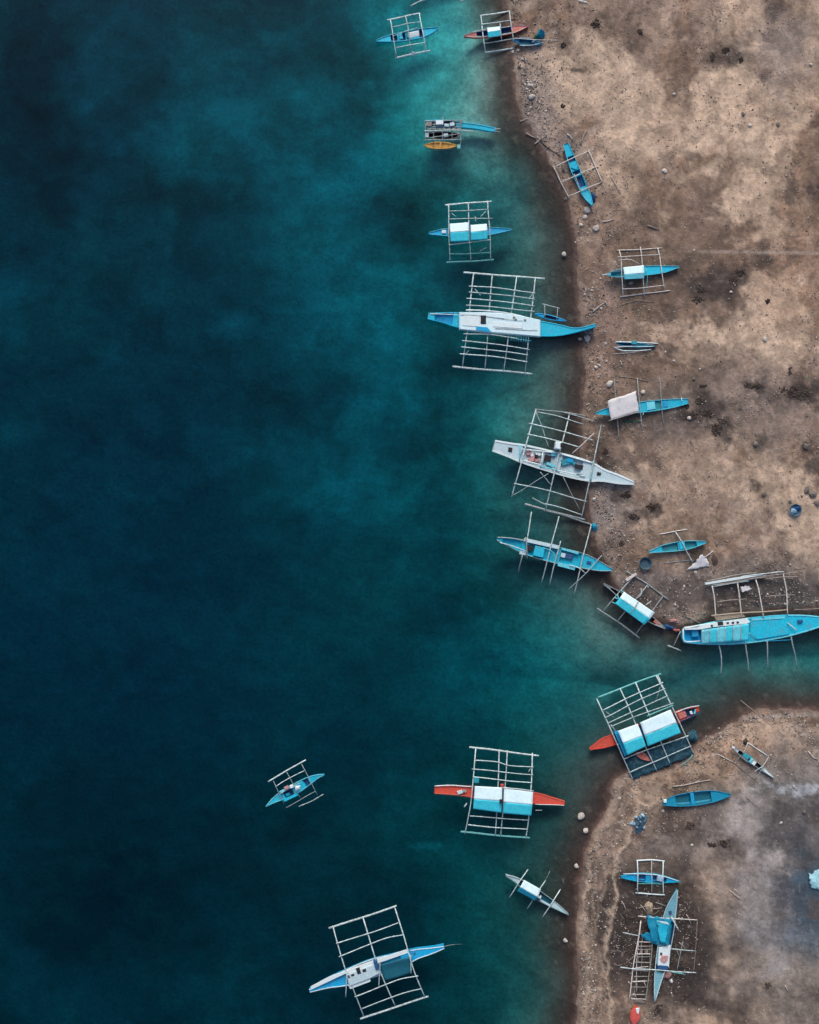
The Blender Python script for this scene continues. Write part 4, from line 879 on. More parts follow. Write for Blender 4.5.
# small canopy boat beside the lower shore
K(490, 850, 8.19)
t = thing('outrigger_boat', 'small grey boat with white canopy and stubby crossbeams beside the lower shore', 'boat', 360, 340, 0.0, GW)
st = [(130, 205, 4, 0.7), (220, 250, 22, 0.52), (330, 325, 40, 0.45), (430, 395, 38, 0.45), (540, 460, 24, 0.52), (642, 525, 3, 0.7)]
hull(t, st, ['greyw', 'bamt', 'greyw', 'tealt'], wells=[(0.22, 0.74)])
sidebars(t, st, 'bamg', 0.035)
f = Frame(t, 0.6, -0.05, BAM, 0.085)
f.beam([(312, 158), (240, 265), (158, 388)], None); f.beam([(458, 245), (380, 365), (303, 482)], None); f.beam([(577, 322), (505, 440), (427, 552)], None)
f.rail([(492, 170), (455, 250)], 0.03, m=M['bamg']); f.rail([(598, 240), (602, 272)], 0.03, m=M['bamg'])
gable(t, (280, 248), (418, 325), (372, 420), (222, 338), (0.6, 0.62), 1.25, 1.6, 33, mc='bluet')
prism('engine', quad(390, 355, 22, 14, 30), 0.5, 0.95, M['dark'], t); prism('cushion', quad(398, 378, 20, 10, 20), 0.5, 1.0, M['white'], t); prism('side_board', [(410, 400), (500, 452), (495, 466), (405, 414)], 0.5, 0.6, M['greyw'], t)

# blue and white boat at the bottom
K(290, 890, 4.818)
t = thing('outrigger_boat', 'blue and white boat with dark teal tarp and tall bamboo frame at the bottom', 'boat', 420, 380, 0.0, GW)
st = [(95, 484, 8, 1.0), (180, 452, 22, 0.88), (270, 425, 38, 0.8), (400, 378, 44, 0.78), (520, 345, 40, 0.8), (600, 312, 26, 0.86), (680, 292, 16, 0.95), (742, 272, 7, 1.1)]
hull(t, st, ['blue', 'white', 'blue', 'navy'], wells=[(0.3, 0.42)], draft=0.45)
prism('side_deck', [(100, 466), (190, 418), (290, 380), (430, 330), (565, 286), (570, 300), (440, 345), (300, 400), (272, 398), (200, 432), (102, 478)], 0.9, 1.15, M['white'], t)
cb = prism('cabin', [(272, 405), (375, 362), (425, 350), (432, 398), (385, 425), (285, 460)], 0.8, 1.25, M['greyw'], t, ins=0.1); prism('cabin_deck', [(280, 458), (385, 422), (388, 438), (290, 475)], 0.75, 1.05, M['white'], t)
for q in [(330, 390, 9, 15), (302, 410, 8, 5), (358, 388, 9, 7), (284, 418, 4, 7)]: prism('window', quad(*q, -18), 1.2, 1.3, M['dark'], cb)
prism('bow_box', [(528, 300), (578, 288), (588, 325), (535, 336)], 0.85, 1.1, M['blue'], t); prism('hatch', quad(600, 306, 4, 4, -15), 0.85, .95, M['navy'], t)
sheet('tarp', [(432, 358), (575, 318), (590, 402), (455, 442)], [1.15, 1.15, 0.8, 0.8], M['tealt'], t, wr=0.08, seed=50, sag=0.1)
prism('tarp_post_box', quad(416, 360, 9, 22, -16), 1.0, 1.4, M['navy'], t)
for p, q in [((274, 395), (268, 516)), ((434, 345), (428, 470)), ((582, 312), (583, 402))]: pole('side_pole', [(*p, 1.35), (*q, 1.0)], 0.075, M['bam'], t)
f = Frame(t, 1.1, 0.1, BAM, 0.10)
f.beam([(208, 180), (265, 380), (300, 470), (355, 607)], None); f.beam([(351, 130), (412, 335), (455, 440), (506, 556)], None); f.beam([(505, 85), (566, 290), (590, 365), (648, 512)], None)
f.float([(187, 184), (350, 132), (514, 76)], 0.15); f.float([(338, 621), (500, 566), (667, 512)], 0.15)
for pts in [[(222, 258), (370, 212), (522, 158)], [(235, 322), (385, 262), (470, 230), (545, 216)], [(312, 515), (460, 458), (540, 428), (617, 414)], [(347, 572), (490, 515), (560, 492), (632, 476)]]: f.rail(pts, 0.085)
pole('mooring_line', [(740, 272, 0.9), (780, 265, 0.1), (830, 260, -0.2)], 0.03, M['bamg'], t)

# ================================================================== BOATS ON THE BEACH
GB = 'boats drawn up on the beach'
LB = M['baml']
def gz(x, y): return ground_z(*c(x, y)) - BASE
# blue canoe at the first bend of the shore
K(540, 120, 5.119)
t = thing('outrigger_boat', 'slim bright blue canoe with white rectangular outrigger frame, on sand at the upper shore', 'boat', 195, 285, None, GB)
st = [(133, 124, 15, 0.62), (155, 185, 20, 0.52), (180, 250, 23, 0.5), (212, 325, 22, 0.5), (240, 385, 20, 0.54), (268, 438, 4, 0.66)]
hull(t, st, ['blue', 'cyan', 'cyan', 'navy'], wells=[(0.19, 0.28), (0.42, 0.48), (0.51, 0.68)], draft=0.04, rise=0.2)
prism('thwart', quad(177, 240, 16, 12, 20), 0.4, 0.58, M['cyan'], t); sidebars(t, st, 'cyan2', 0.03)
f = Frame(t, 0.62, 0.22, LB, 0.08, land=True)
f.beam((68, 242), (252, 158)); f.beam((108, 318), (285, 240)); f.beam((142, 392), (317, 318))
f.float([(68, 236), (108, 318), (152, 405)], 0.10); f.float([(248, 155), (285, 240), (318, 320)], 0.10)
f.rail([(175, 275), (210, 365)], 0.04); f.rail([(205, 265), (245, 335)], 0.04, m=M['bluet'])
heap('tarp_bundle', 272, 400, 16, 26, 0.5, M['navy'], None, seed=5, label='dark blue bundle at the bow of the slim canoe on the upper shore', cat='bundle', rough=0.3)
# boat with small white awning
K(560, 230, 5.119)
t = thing('outrigger_boat', 'turquoise canoe with white awning and curved bamboo frame, resting on brown sand', 'boat', 420, 210, None, GB)
st = [(240, 228, 4, 0.66), (290, 224, 20, 0.54), (370, 214, 24, 0.5), (460, 206, 24, 0.5), (540, 200, 17, 0.55), (608, 190, 3, 0.7)]
hull(t, st, ['cyan', 'cyan', 'cyan', 'teal'], wells=[(0.06, 0.3)], draft=0.04, rise=0.2); sidebars(t, st, 'cyan2', 0.03)
pole('bow_sprit', [(216, 229, 0.72), (262, 225, 0.68)], 0.06, M['white'], t); pole('inner_rail', [(262, 215, .62), (325, 208, .62)], 0.04, M['bamg'], t); pole('inner_rail', [(262, 240, .62), (325, 240, .62)], 0.04, M['bamg'], t)
f = Frame(t, 0.62, 0.2, LB, 0.075, land=True)
f.beam([(302, 102), (314, 150), (318, 220), (322, 340)], None); f.beam([(412, 86), (418, 150), (424, 220), (432, 336)], None); f.beam([(500, 92), (514, 150), (522, 220), (535, 308)], None)
f.float([(292, 104), (410, 98), (522, 92)], 0.075); f.float([(308, 342), (430, 328), (565, 309)], 0.085)
f.rail([(295, 138), (405, 133), (522, 124)]); f.rail([(318, 302), (430, 294), (532, 284)]); f.rail([(298, 156), (355, 150), (405, 172)], 0.05); f.rail([(436, 190), (448, 240), (440, 330)], .04, m=M['cyan2'])
gable(t, (325, 190), (430, 180), (432, 247), (330, 252), (0.62, 0.62), 1.15, 1.4, 37, mc='cyan2')
# folded canoe with spars
K(610, 335, 14.89)
t = thing('outrigger_canoe', 'narrow teal canoe with its white outrigger spars folded alongside', 'canoe', 380, 150, None, GB)
hull(t, [(90, 128, 10, 0.4), (250, 140, 34, 0.34), (390, 150, 44, 0.32), (520, 158, 28, 0.35), (680, 170, 5, 0.45)], ['teal', 'bluet', 'teal', 'navy'], wells=[(0.05, 0.4)], draft=0.03, rise=0.12)
for pts, r in [([(90, 100, .45), (300, 105, .5), (430, 108, .5), (720, 128, .3)], 0.09), ([(60, 186, .38), (300, 172, .45), (660, 170, .4)], 0.06), ([(75, 190, .3), (180, 232, .32), (340, 232, .32), (610, 218, .25)], 0.075)]: pole('spar', pts, r, M['white'], t)
gpole('spar', [(45, 285), (200, 272), (430, 250)], 0.06, LB, t)
prism('thwart', quad(360, 115, 40, 24, 3), 0.25, 0.6, M['teal'], t)
# boat with square canvas
K(560, 330, 5.119)
t = thing('outrigger_boat', 'turquoise canoe half covered by a square off-white canvas on the beach', 'boat', 410, 395, None, GB)
st = [(180, 427, 3, 0.64), (240, 418, 18, 0.54), (330, 405, 26, 0.5), (440, 392, 28, 0.48), (560, 378, 24, 0.5), (655, 364, 13, 0.6)]
hull(t, st, ['cyan', 'cyan', 'cyan', 'teal'], wells=[(0.63, 0.72)], draft=0.04, floor=0.2, rise=0.2); sidebars(t, st, 'cyan2', 0.035)
prism('thwart', quad(465, 388, 22, 20, -7), 0.4, 0.54, M['cyan2'], t); prism('thwart', quad(540, 380, 12, 14, -7), 0.38, 0.52, M['blue'], t)
o = sheet('canvas_cover', [(243, 362), (388, 314), (406, 417), (262, 462)], [1.1, 1.1, 0.9, 0.9], M['sail'], t, wr=0.07, seed=60, ragged=0.05)
gb = Frame(t, 0.62, 0.2, M['bamg'], 0.055, land=True)
gb.beam((278, 250), (302, 560), mid=.5); gb.beam((395, 245), (422, 512)); gb.beam((508, 238), (531, 490))
pole('canvas_pole', [(250, 464, 0.95), (330, 443, 0.95), (410, 416, 0.95)], 0.05, M['bamb'], t); pole('canvas_prop', [(430, 415, .3), (425, 435, .6)], 0.06, M['bam'], t)
gpole('outrigger_float', [(300, 237), (370, 245), (452, 263)], 0.05, M['bamb'], t)
gpole('outrigger_float', [(325, 470), (365, 466), (408, 470)], 0.10, M['green'], t)
pole('stern_post', [(622, 345, 0.5), (624, 365, 0.7)], 0.06, M['white'], t)
# tiny canoe with one crossed outrigger
K(620, 510, 5.119)
t = thing('outrigger_canoe', 'short cyan canoe with a T-shaped outrigger, next to a white sail cloth', 'canoe', 300, 185, None, GB)
st = [(145, 216, 3, 0.55), (220, 198, 18, 0.45), (300, 186, 24, 0.42), (370, 176, 20, 0.44), (440, 164, 4, 0.58)]
hull(t, st, ['cyan', 'cyan2', 'cyan', 'teal'], wells=[(0.25, 0.52), (0.64, 0.84)], draft=0.03, rise=0.18, floor=0.3); sidebars(t, st, 'cyan2', 0.03)
prism('thwart', quad(318, 182, 14, 20, -12), 0.3, 0.46, M['cyan'], t)
pole('outrigger_arm', [(285, 114, gz(285, 114) + .18), (318, 165, .55), (340, 210, .5), (374, 270, gz(374, 270) + .2)], 0.08, M['bam'], t)
gpole('outrigger_float', [(203, 124), (270, 112), (345, 99)], 0.08, LB, t); gpole('outrigger_float', [(225, 272), (300, 262), (372, 256)], 0.06, M['bamg'], t)
t = thing('sail_cloth', 'crumpled white sail cloth with a pole, right of the short cyan canoe', 'sail', 405, 275)
sheet('cloth', [(342, 308), (416, 228), (438, 240), (462, 286)], [0.12, 0.5, 0.5, 0.12], M['sail'], t, wr=0.16, seed=66, ragged=0.08); gpole('sail_pole', [(430, 246), (478, 208)], 0.07, LB, t, lift=0.15)
heap('basin_heap', 485, 258, 20, 26, 0.12, M['weed'], None, seed=9, label='brown ring of weed beside the white sail cloth', cat='seaweed')
# blue canoe on the lower beach
K(640, 700, 4.575)
t = thing('canoe', 'deep blue canoe without outriggers lying on the lower beach', 'canoe', 255, 452, None, GB)
st = [(104, 472, 8, 0.6), (160, 462, 25, 0.5), (250, 452, 32, 0.46), (340, 440, 26, 0.5), (412, 432, 4, 0.66)]
hull(t, st, ['bluet', 'bluet', 'bluet', 'tealt'], wells=[(0.2, 0.42), (0.47, 0.72)], draft=0.03, rise=0.2, floor=0.35); sidebars(t, st, 'bluet', 0.04)
prism('thwart', quad(240, 453, 8, 26, -6), 0.35, 0.5, M['blue'], t); prism('bow_buoy', quad(114, 462, 7, 7, 0), 0.55, 0.8, M['white'], t)
# white-tipped canoe with outrigger
K(720, 735, 13.65)
t = thing('outrigger_canoe', 'dark weathered canoe with white tip and bracket-shaped outrigger on the lower beach', 'canoe', 430, 360, None, GB)
st = [(150, 160, 12, 0.55), (250, 222, 30, 0.42), (380, 320, 46, 0.38), (500, 400, 36, 0.4), (620, 490, 30, 0.45), (735, 580, 5, 0.6)]
hull(t, st, ['tealt', 'grey', 'greyw', 'dark'], wells=[(0.18, 0.3), (0.56, 0.74)], draft=0.03, rise=0.18, floor=0.3)
prism('foredeck', [(330, 235), (440, 300), (400, 362), (310, 285)], 0.35, 0.5, M['teal'], t); prism('thwart', quad(420, 345, 16, 34, 38), 0.36, 0.55, M['cyan2'], t); prism('thwart', quad(465, 385, 20, 28, 38), 0.36, 0.55, M['white'], t); prism('hatch', quad(398, 330, 14, 16, 35), 0.48, 0.56, M['dark'], t)
prism('bow_deck', [(590, 470), (640, 490), (730, 575), (720, 582), (600, 500)], 0.42, 0.6, M['white'], t); prism('stern_knob', quad(182, 170, 20, 14, 35), 0.4, 0.65, M['sail'], t)
pole('outrigger_arm', [(378, 105, .3), (350, 185, .35), (310, 250, .45)], 0.05, LB, t); pole('outrigger_arm', [(660, 300, .3), (625, 370, .4), (575, 435, .5)], 0.06, LB, t); gpole('outrigger_float', [(372, 100), (520, 195), (662, 295)], 0.07, M['white'], t)
pole('outrigger_arm', [(590, 430, .55), (540, 520, .35), (480, 600, .12)], 0.05, M['bamg'], t); pole('loose_pole', [(600, 415, .55), (540, 455, .5), (470, 500, .4)], 0.06, M['bam'], t); pole('outrigger_arm', [(290, 270, .42), (240, 330, .3), (200, 375, .1)], 0.03, M['bamg'], t)
gpole('outrigger_float', [(-20, 265), (80, 320), (190, 375)], 0.07, LB, t); gpole('outrigger_float', [(190, 375), (330, 490), (480, 610)], 0.05, M['grey'], t)
heap('cooking_pile', 350, 95, 38, 42, 0.3, M['weed'], None, seed=15, label='dark charred pile at the top of the bracket-shaped outrigger', cat='debris', rough=0.8)
# small blue canoe with white frame, lower group
K(600, 840, 5.567)
t = thing('outrigger_boat', 'blue canoe with white square outrigger frame above the tarp-covered boat', 'boat', 280, 212, None, GB)
st = [(118, 205, 5, 0.6), (190, 206, 22, 0.5), (280, 212, 28, 0.46), (360, 220, 20, 0.5), (442, 230, 3, 0.64)]
hull(t, st, ['blue', 'cyan', 'blue', 'navy'], wells=[(0.3, 0.42), (0.55, 0.78)], draft=0.03, rise=0.2, floor=0.35)
pole('gunwale_rail', [(130, 188, .6), (250, 190, .55), (340, 200, .55), (435, 228, .62)], 0.06, M['white'], t); prism('cargo', quad(335, 215, 18, 14, 10), 0.4, 0.7, M['rag'], t)
f = Frame(t, 0.62, 0.22, M['white'], 0.085, land=True)
f.beam((208, 112), (210, 292)); f.beam((288, 116), (288, 300), r=0.05, m=LB); f.beam((352, 116), (352, 305))
f.float([(202, 115), (280, 110), (360, 118)], 0.11); f.float([(198, 294), (280, 300), (360, 306)], 0.11); f.rail([(215, 243), (345, 245)], 0.05, m=M['bamt'])
# tarp covered boat, lower group
K(615, 890, 7.645)
t = thing('outrigger_boat', 'long grey-blue boat with bright blue tarp heaped amidships, pointing up the beach', 'boat', 400, 330, None, GB)
st = [(473, -5, 3, 0.85), (445, 90, 30, 0.7), (420, 190, 46, 0.6), (400, 320, 52, 0.56), (370, 480, 50, 0.55), (345, 610, 40, 0.58), (322, 720, 24, 0.68), (302, 845, 3, 0.8)]
hull(t, st, ['teal', 'greyw', 'greyteal', 'navy'], wells=[(0.3, 0.5), (0.68, 0.75)], draft=0.04, rise=0.25)
sidebars(t, st, 'greyw', 0.04)
sheet('blue_tarp', [(238, 205), (430, 215), (402, 420), (290, 400)], [0.7, 1.0, 0.95, 0.8], M['bluet'], t, nx=14, ny=12, wr=0.22, seed=70, ragged=0.12); sheet('blue_tarp', [(195, 350), (320, 300), (330, 420), (250, 395)], [0.35, 0.85, 0.7, 0.4], M['bluet'], t, wr=0.18, seed=71, ragged=0.1)
sheet('blue_tarp', [(320, 235), (415, 255), (385, 410), (345, 400)], [1.1, 1.1, 1.05, 1.05], M['cyan'], t, wr=0.15, seed=72, ragged=0.1)
prism('tarp_patch', [(322, 235), (400, 245), (415, 265), (360, 255)], 1.15, 1.22, M['greyw'], t)
db = prism('deck_board', [(335, 440), (425, 425), (412, 590), (325, 578)], 0.6, 0.72, M['white'], t); prism('deck_opening', quad(353, 490, 8, 11, 0), 0.72, 0.76, M['dark'], db); prism('red_cloth', [(345, 528), (362, 500), (408, 500), (402, 540), (378, 562), (352, 548)], 0.72, 0.8, M['pink'], db)
prism('hatch', quad(423, 172, 11, 11, 0), 0.62, 0.72, M['navy'], t); prism('dark_net', quad(365, 590, 38, 14, 5), 0.55, 0.8, M['navy'], t)
pole('tarp_pole', [(432, 205, 1.1), (455, 250, 1.1), (488, 310, 1.0)], 0.08, M['white'], t)
f = Frame(t, 0.78, 0.3, M['bam'], 0.08, land=True)
f.beam((175, 200), (632, 230), m=M['baml']); f.beam([(60, 325), (120, 338), (185, 350)], None, mid=1.0, z1=.5); f.beam([(430, 450), (510, 458), (610, 465)], None, mid=0.0, z0=.6); f.beam([(40, 590), (150, 605), (330, 612), (620, 632)], None); f.beam([(400, 622), (540, 645)], None, m=M['bamt'])
f.float([(628, 240), (620, 420), (600, 630)], 0.06, m=M['bamb']); f.rail([(520, 395), (495, 500), (475, 610)], 0.05, m=M['bamg'])
heap('red_sack', 392, 650, 40, 28, 0.4, M['pink'], None, seed=18, label='dull red sack against the tail of the tarp-covered boat', cat='sack'); heap('white_jug', 430, 695, 12, 18, 0.35, M['sail'], None, seed=19, rough=0.2, label='small white jug beside the dull red sack', cat='jug')
# wooden frame hulk
t = thing('boat_skeleton', 'long grey wooden boat skeleton of rails and rungs left of the tarp-covered boat', 'boat frame', 200, 620, None)
hull(t, [(240, 360, 30, 0.25), (215, 600, 50, 0.22), (185, 860, 44, 0.25)], ['grey', 'grey', 'bamb', 'weed'], wells=[(0.03, 0.97)], draft=0.03, rise=0.1, floor=0.2, name='keel_shell')
pole('side_rail', [(198, 235, .35), (180, 370, .5), (140, 600, .5), (110, 840, .35)], 0.10, M['baml'], t); pole('side_rail', [(285, 390, .45), (270, 580, .5), (235, 860, .35)], 0.08, M['grey'], t); pole('side_rail', [(180, 390, .4), (165, 600, .48), (165, 780, .4)], 0.06, M['baml'], t); pole('side_rail', [(200, 400, .4), (205, 520, .48), (195, 640, .4)], 0.05, M['grey'], t)
for i, y in enumerate([400, 428, 455, 492, 515, 552, 590, 615, 660, 700, 745, 800, 830]):
    u = (y - 390) / 450; xl = 178 - 66 * u; xr = 285 - 52 * u
    pole('rung', [(xl + RNG.uniform(-4, 10), y + RNG.uniform(-5, 5), .52), (xr + RNG.uniform(-8, 4), y + RNG.uniform(-6, 6), .52)], 0.06 + 0.02 * (i % 2), M['grey' if i % 3 else 'baml'], t)
for x, y, w_, h in [(180, 570, 12, 16), (240, 470, 14, 10), (200, 470, 10, 12)]: prism('plank_end', quad(x, y, w_, h, 5), 0.3, 0.5, M['bamb' if x > 190 else 'dark'], t)
for p, q in [((215, 690), (240, 740)), ((140, 790), (165, 820)), ((100, 700), (125, 720))]: pole('brace', [(*p, .5), (*q, .5)], 0.05, M['baml'], t)
t = thing('red_kayak_bow', 'rounded red float with white rag on its end, below the boat skeleton', 'float', 155, 965)
hull(t, [(165, 895, 20, 0.35), (158, 935, 36, 0.42), (150, 985, 36, 0.42), (142, 1030, 10, 0.35)], ['red', 'red', 'redc', 'redc'], draft=0.03, rise=0.1, deckdrop=-0.1); prism('white_rag', [(158, 905), (188, 900), (180, 950), (165, 940)], 0.45, 0.58, M['white'], t)
heap('rope_pile', 262, 140, 34, 50, 0.5, M['plank'], None, seed=21, label='tan coil of rope and wood above the boat skeleton', cat='rope', rough=0.9); 
# heaps and cloths
K(500, 20, 8.19)
t = thing('outrigger_canoe', 'small dark blue canoe with long pale poles beside the red boat on the top shore', 'canoe', 230, 175, None)
hull(t, [(110, 165, 5, 0.5), (180, 172, 30, 0.4), (250, 182, 30, 0.4), (345, 195, 5, 0.5)], ['navy', 'bluet', 'navy', 'tealt'], wells=[(0.2, 0.75)], draft=0.03, rise=0.15)
pole('pole', [(112, 150, .5), (280, 158, .55), (480, 166, .35)], 0.05, M['baml'], t); pole('pole', [(160, 208, .4), (250, 206, .45), (355, 184, .4)], 0.06, M['bam'], t)
heap('blue_tarp_heap', 335, 118, 28, 44, 0.7, M['bluet'], None, ang=30, seed=30, label='peaked blue tarp heap on the top shore beside the red boat', cat='tarp', rough=0.6)
heap('green_net_heap', 296, 150, 22, 24, 0.5, M['green'], None, seed=31, label='small green net heap against the peaked blue tarp', cat='net'); heap('white_bundle', 275, 184, 18, 12, 0.5, M['white'], None, seed=32, label='small white bundle on the dark blue canoe at the top shore', cat='bundle', rough=0.3, base=0.3)
K(480, 0, 2.416)
for i, (a, b, l) in enumerate([((238, 0), (262, 7), 'white plank at the top edge of the beach'), ((214, -4), (216, 14), 'short dark stick at the top edge of the beach')]):
    tag(gpole('plank', [a, b], 0.09, M['white' if i == 0 else 'bamb'], None, knots=False), l, 'plank')
K(620, 510, 5.119)
t = thing('plastic_basin', 'round dark blue basin near the beach corner by the short cyan canoe', 'basin', 126, 272)
def lathe(name, prof, m, root, n=18):
    V = []; F = []
    for r, z in prof:
        for k in range(n): a = k * 2 * math.pi / n; V.append((r * math.cos(a), r * math.sin(a), z))
    for i in range(len(prof) - 1):
        for k in range(n): k2 = (k + 1) % n; F.append((i * n + k, i * n + k2, (i + 1) * n + k2, (i + 1) * n + k))
    F.append(tuple(range(n - 1, -1, -1))); F.append(tuple((len(prof) - 1) * n + k for k in range(n)))
    return mk(name, V, F, m, root, local=True)
lathe('bowl', [(0.42, -0.03), (0.60, 0.45), (0.64, 0.47), (0.62, 0.5), (0.57, 0.47), (0.42, 0.12)], M['basin'], t); pole('handle', [(75, 262, .4), (98, 268, .45)], 0.06, M['bamg'], t)
K(700, 440, 6.882)
t = thing('plastic_basin', 'grey-blue basin of dark water on open sand near the right edge', 'basin', 652, 482)
lathe('bowl', [(0.42, -0.03), (0.58, 0.28), (0.61, 0.30), (0.58, 0.33), (0.53, 0.30), (0.42, 0.12)], M['basin'], t); heap('wet_rag', 640, 492, 26, 24, 0.35, M['rag'], t, seed=38, base=BASE + 0.1); heap('wet_rag', 672, 470, 24, 20, 0.3, M['navy'], t, seed=33, base=BASE + 0.12)
K(560, 550, 3.162)
heap('cloth_heap', 362, 224, 16, 7, 0.3, M['pink'], None, seed=34, label='dull red cloth heap on the mud behind the stern of the big turquoise boat', cat='cloth', rough=0.8)
heap('cloth_heap', 345, 244, 15, 9, 0.4, M['navy'], None, seed=35, ang=20, label='navy blue cloth heap beside the red one at the waterline', cat='cloth', rough=0.8, base=0.02)
heap('cloth_heap', 368, 254, 10, 6, 0.35, M['rose'], None, seed=36, label='small faded red cloth at the waterline below the larger dull red heap', cat='cloth', rough=0.8, base=0.02)
K(560, 760, 6.825)
rs = np.random.default_rng(5)
heap('rag_pile', 545, 435, 52, 62, 0.28, M['basin'], None, ang=20, seed=37, label='pile of blue and white rags on the lower beach', cat='rags', rough=0.9, n=18)
for i in range(9):
    x, y = 540 + rs.normal(0, 28), 435 + rs.normal(0, 36)
    heap('rag', x, y, rs.uniform(8, 16), rs.uniform(8, 18), 0.42, M['rag'], None, seed=60 + i, ang=rs.uniform(0, 180), label='pale blue rag scattered on the rag pile', cat='rag', group='rags on the blue rag pile', rough=0.9, n=9, rings=4)
K(770, 770, 7.31)
sh = thing('plastic_sheet', 'crumpled pale cyan plastic sheet at the right edge of the lower beach', 'plastic sheet', 350, 800)
o = sheet('crumpled_sheet', [(285, 755), (470, 690), (490, 900), (300, 862)], [0.05, 0.2, 0.2, 0.05], M['icetarp'], sh, nx=20, ny=18, wr=0.28, seed=90, ragged=0.10, th=0.15)

# ================================================================== DRIFTWOOD AND LOOSE POLES
def stick(pts, r, m, label, name='driftwood', cat='driftwood', group=None):
    o = gpole(name, pts, r, M[m], None, bow=0.08, knots=False, taper=0.6)
    cx = Vector(P(*c(*pts[0]), 0)); cx.z = max(ground_z(*c(*pts[0])), 0)
    o.data.transform(__import__('mathutils').Matrix.Translation(-cx)); o.location = cx
    return tag(o, label, cat, group)
K(540, 120, 5.119)
stick([(205, 122), (220, 88), (236, 50)], 0.09, 'wood', 'pale driftwood stick above the slim blue canoe'); stick([(320, 520), (350, 517), (382, 505)], 0.09, 'wood', 'curved pale driftwood below the slim blue canoe'); stick([(362, 290), (388, 335), (410, 378)], 0.07, 'bamb', 'dark thin branch right of the slim blue canoe'); stick([(550, 540), (585, 552), (612, 560)], 0.12, 'bamb', 'dark short log on open sand above the white-awning canoe')
K(560, 230, 5.119)
stick([(168, 420), (200, 392), (232, 368)], 0.11, 'wood', 'pale log with knob near the shore beside the largest blue boat'); stick([(222, 362), (236, 372), (240, 388)], 0.12, 'wood', 'short knob piece at the end of the pale log'); stick([(290, 395), (370, 362), (480, 368)], 0.05, 'bamb', 'thin brown branch below the white-awning canoe')
K(500, 90, 8.19)
stick([(165, 258), (195, 246), (228, 234)], 0.08, 'wood', 'small driftwood stick at the waterline of the upper shore'); stick([(215, 352), (255, 378), (300, 395)], 0.13, 'bamb', 'dark waterlogged log at the upper shore bend'); stick([(285, 440), (308, 425), (330, 408), (305, 380)], 0.11, 'wood', 'bent pale driftwood on the dark log'); stick([(330, 415), (390, 470), (500, 545)], 0.08, 'weed', 'long black root running to the slim blue canoe'); stick([(550, 360), (575, 380), (600, 415)], 0.10, 'rockw', 'pale arched root above the slim blue canoe')
K(640, 700, 4.575)
stick([(150, 395), (210, 388), (325, 365)], 0.10, 'wood', 'long pale pole above the deep blue canoe'); stick([(245, 382), (265, 372), (280, 362)], 0.06, 'wood', 'short side stick on the long pale pole'); stick([(485, 440), (512, 468), (540, 490)], 0.06, 'bamb', 'dark stick right of the deep blue canoe'); stick([(770, 235), (790, 262), (810, 270)], 0.11, 'rockw', 'white bent branch at the right of the lower beach'); stick([(700, 390), (712, 405), (722, 415)], 0.10, 'rockw', 'short pale branch at the end of the white streak'); stick([(460, 0), (530, 60), (600, 115), (650, 155)], 0.04, 'wood', 'thin pale mooring line running from the channel onto the lower beach', 'mooring_line', 'rope')
K(700, 840, 5.565)
stick([(165, 282), (195, 305), (225, 330)], 0.09, 'wood', 'pale plank half buried in the grey lower sand'); stick([(190, 272), (210, 290), (228, 308)], 0.06, 'wood', 'thin plank beside the half buried pale plank'); stick([(474, 810), (484, 828), (490, 840)], 0.08, 'wood', 'tiny pale stick on the grey sand at the lower right')
K(620, 510, 5.119)
stick([(340, 545), (375, 562), (412, 580)], 0.09, 'bamb', 'brown pole behind the stern of the big turquoise boat'); stick([(180, 565), (205, 585), (230, 608)], 0.07, 'wood', 'pale stick between the corner awning boat and the red cloth')
K(600, 840, 5.567)
for a, b, l in [((120, 340), (145, 395), 'thin pale stick in the dark debris left of the boat skeleton'), ((225, 360), (262, 410), 'crooked stick left of the tan rope coil'), ((290, 385), (345, 378), 'crooked stick right of the tan rope coil'), ((440, 570), (470, 600), 'short stick in the debris right of the tarp-covered boat')]:
    stick([a, ((a[0] + b[0]) / 2 + 4, (a[1] + b[1]) / 2), b], 0.07, 'wood', l)

for i in range(16):
    x, y, a, L = RNG.uniform(95, 520), RNG.uniform(330, 800), RNG.uniform(0, 3.14), RNG.uniform(25, 70)
    stick([(x, y), (x + math.cos(a) * L * 0.5 + 3, y + math.sin(a) * L * 0.5), (x + math.cos(a) * L, y + math.sin(a) * L)], RNG.uniform(0.04, 0.08), ['wood', 'bamb', 'grey'][i % 3], 'loose stick in the dark debris round the tarp-covered boat', group='sticks round the tarp-covered boat')
heap('dark_mound', 160, 430, 34, 40, 0.25, M['weed'], None, seed=51, label='black net heap left of the boat skeleton', cat='net', rough=0.8); heap('dark_mound', 455, 680, 50, 44, 0.25, M['weed'], None, seed=52, label='black net heap right of the tarp-covered boat', cat='net', rough=0.8)

# ================================================================== STONES
def rock_mesh(seed, sub=2):
    import bmesh
    bm = bmesh.new(); bmesh.ops.create_icosphere(bm, subdivisions=sub, radius=1.0)
    rs = np.random.default_rng(seed); dirs = rs.normal(size=(7, 3)); dirs /= np.linalg.norm(dirs, axis=1)[:, None]; cut = rs.uniform(0.55, 0.9, 7)
    for v in bm.verts:
        p = np.array(v.co)
        for dd, h in zip(dirs, cut):
            q = p @ dd
            if q > h: p = p - dd * (q - h) * 0.85
        v.co = Vector(p) * (1 + rs.uniform(-0.05, 0.05))
    me = bpy.data.meshes.new('stone'); bm.to_mesh(me); bm.free(); return me
ROCKS = {m: [rock_mesh(k + 10 * i, 2 if m != 'rockd' else 1) for k in range(5)] for i, m in enumerate(('rock', 'rockd', 'rockw'))}
for m, L in ROCKS.items():
    for me in L: me.materials.append(M[m])
RS = np.random.default_rng(23)
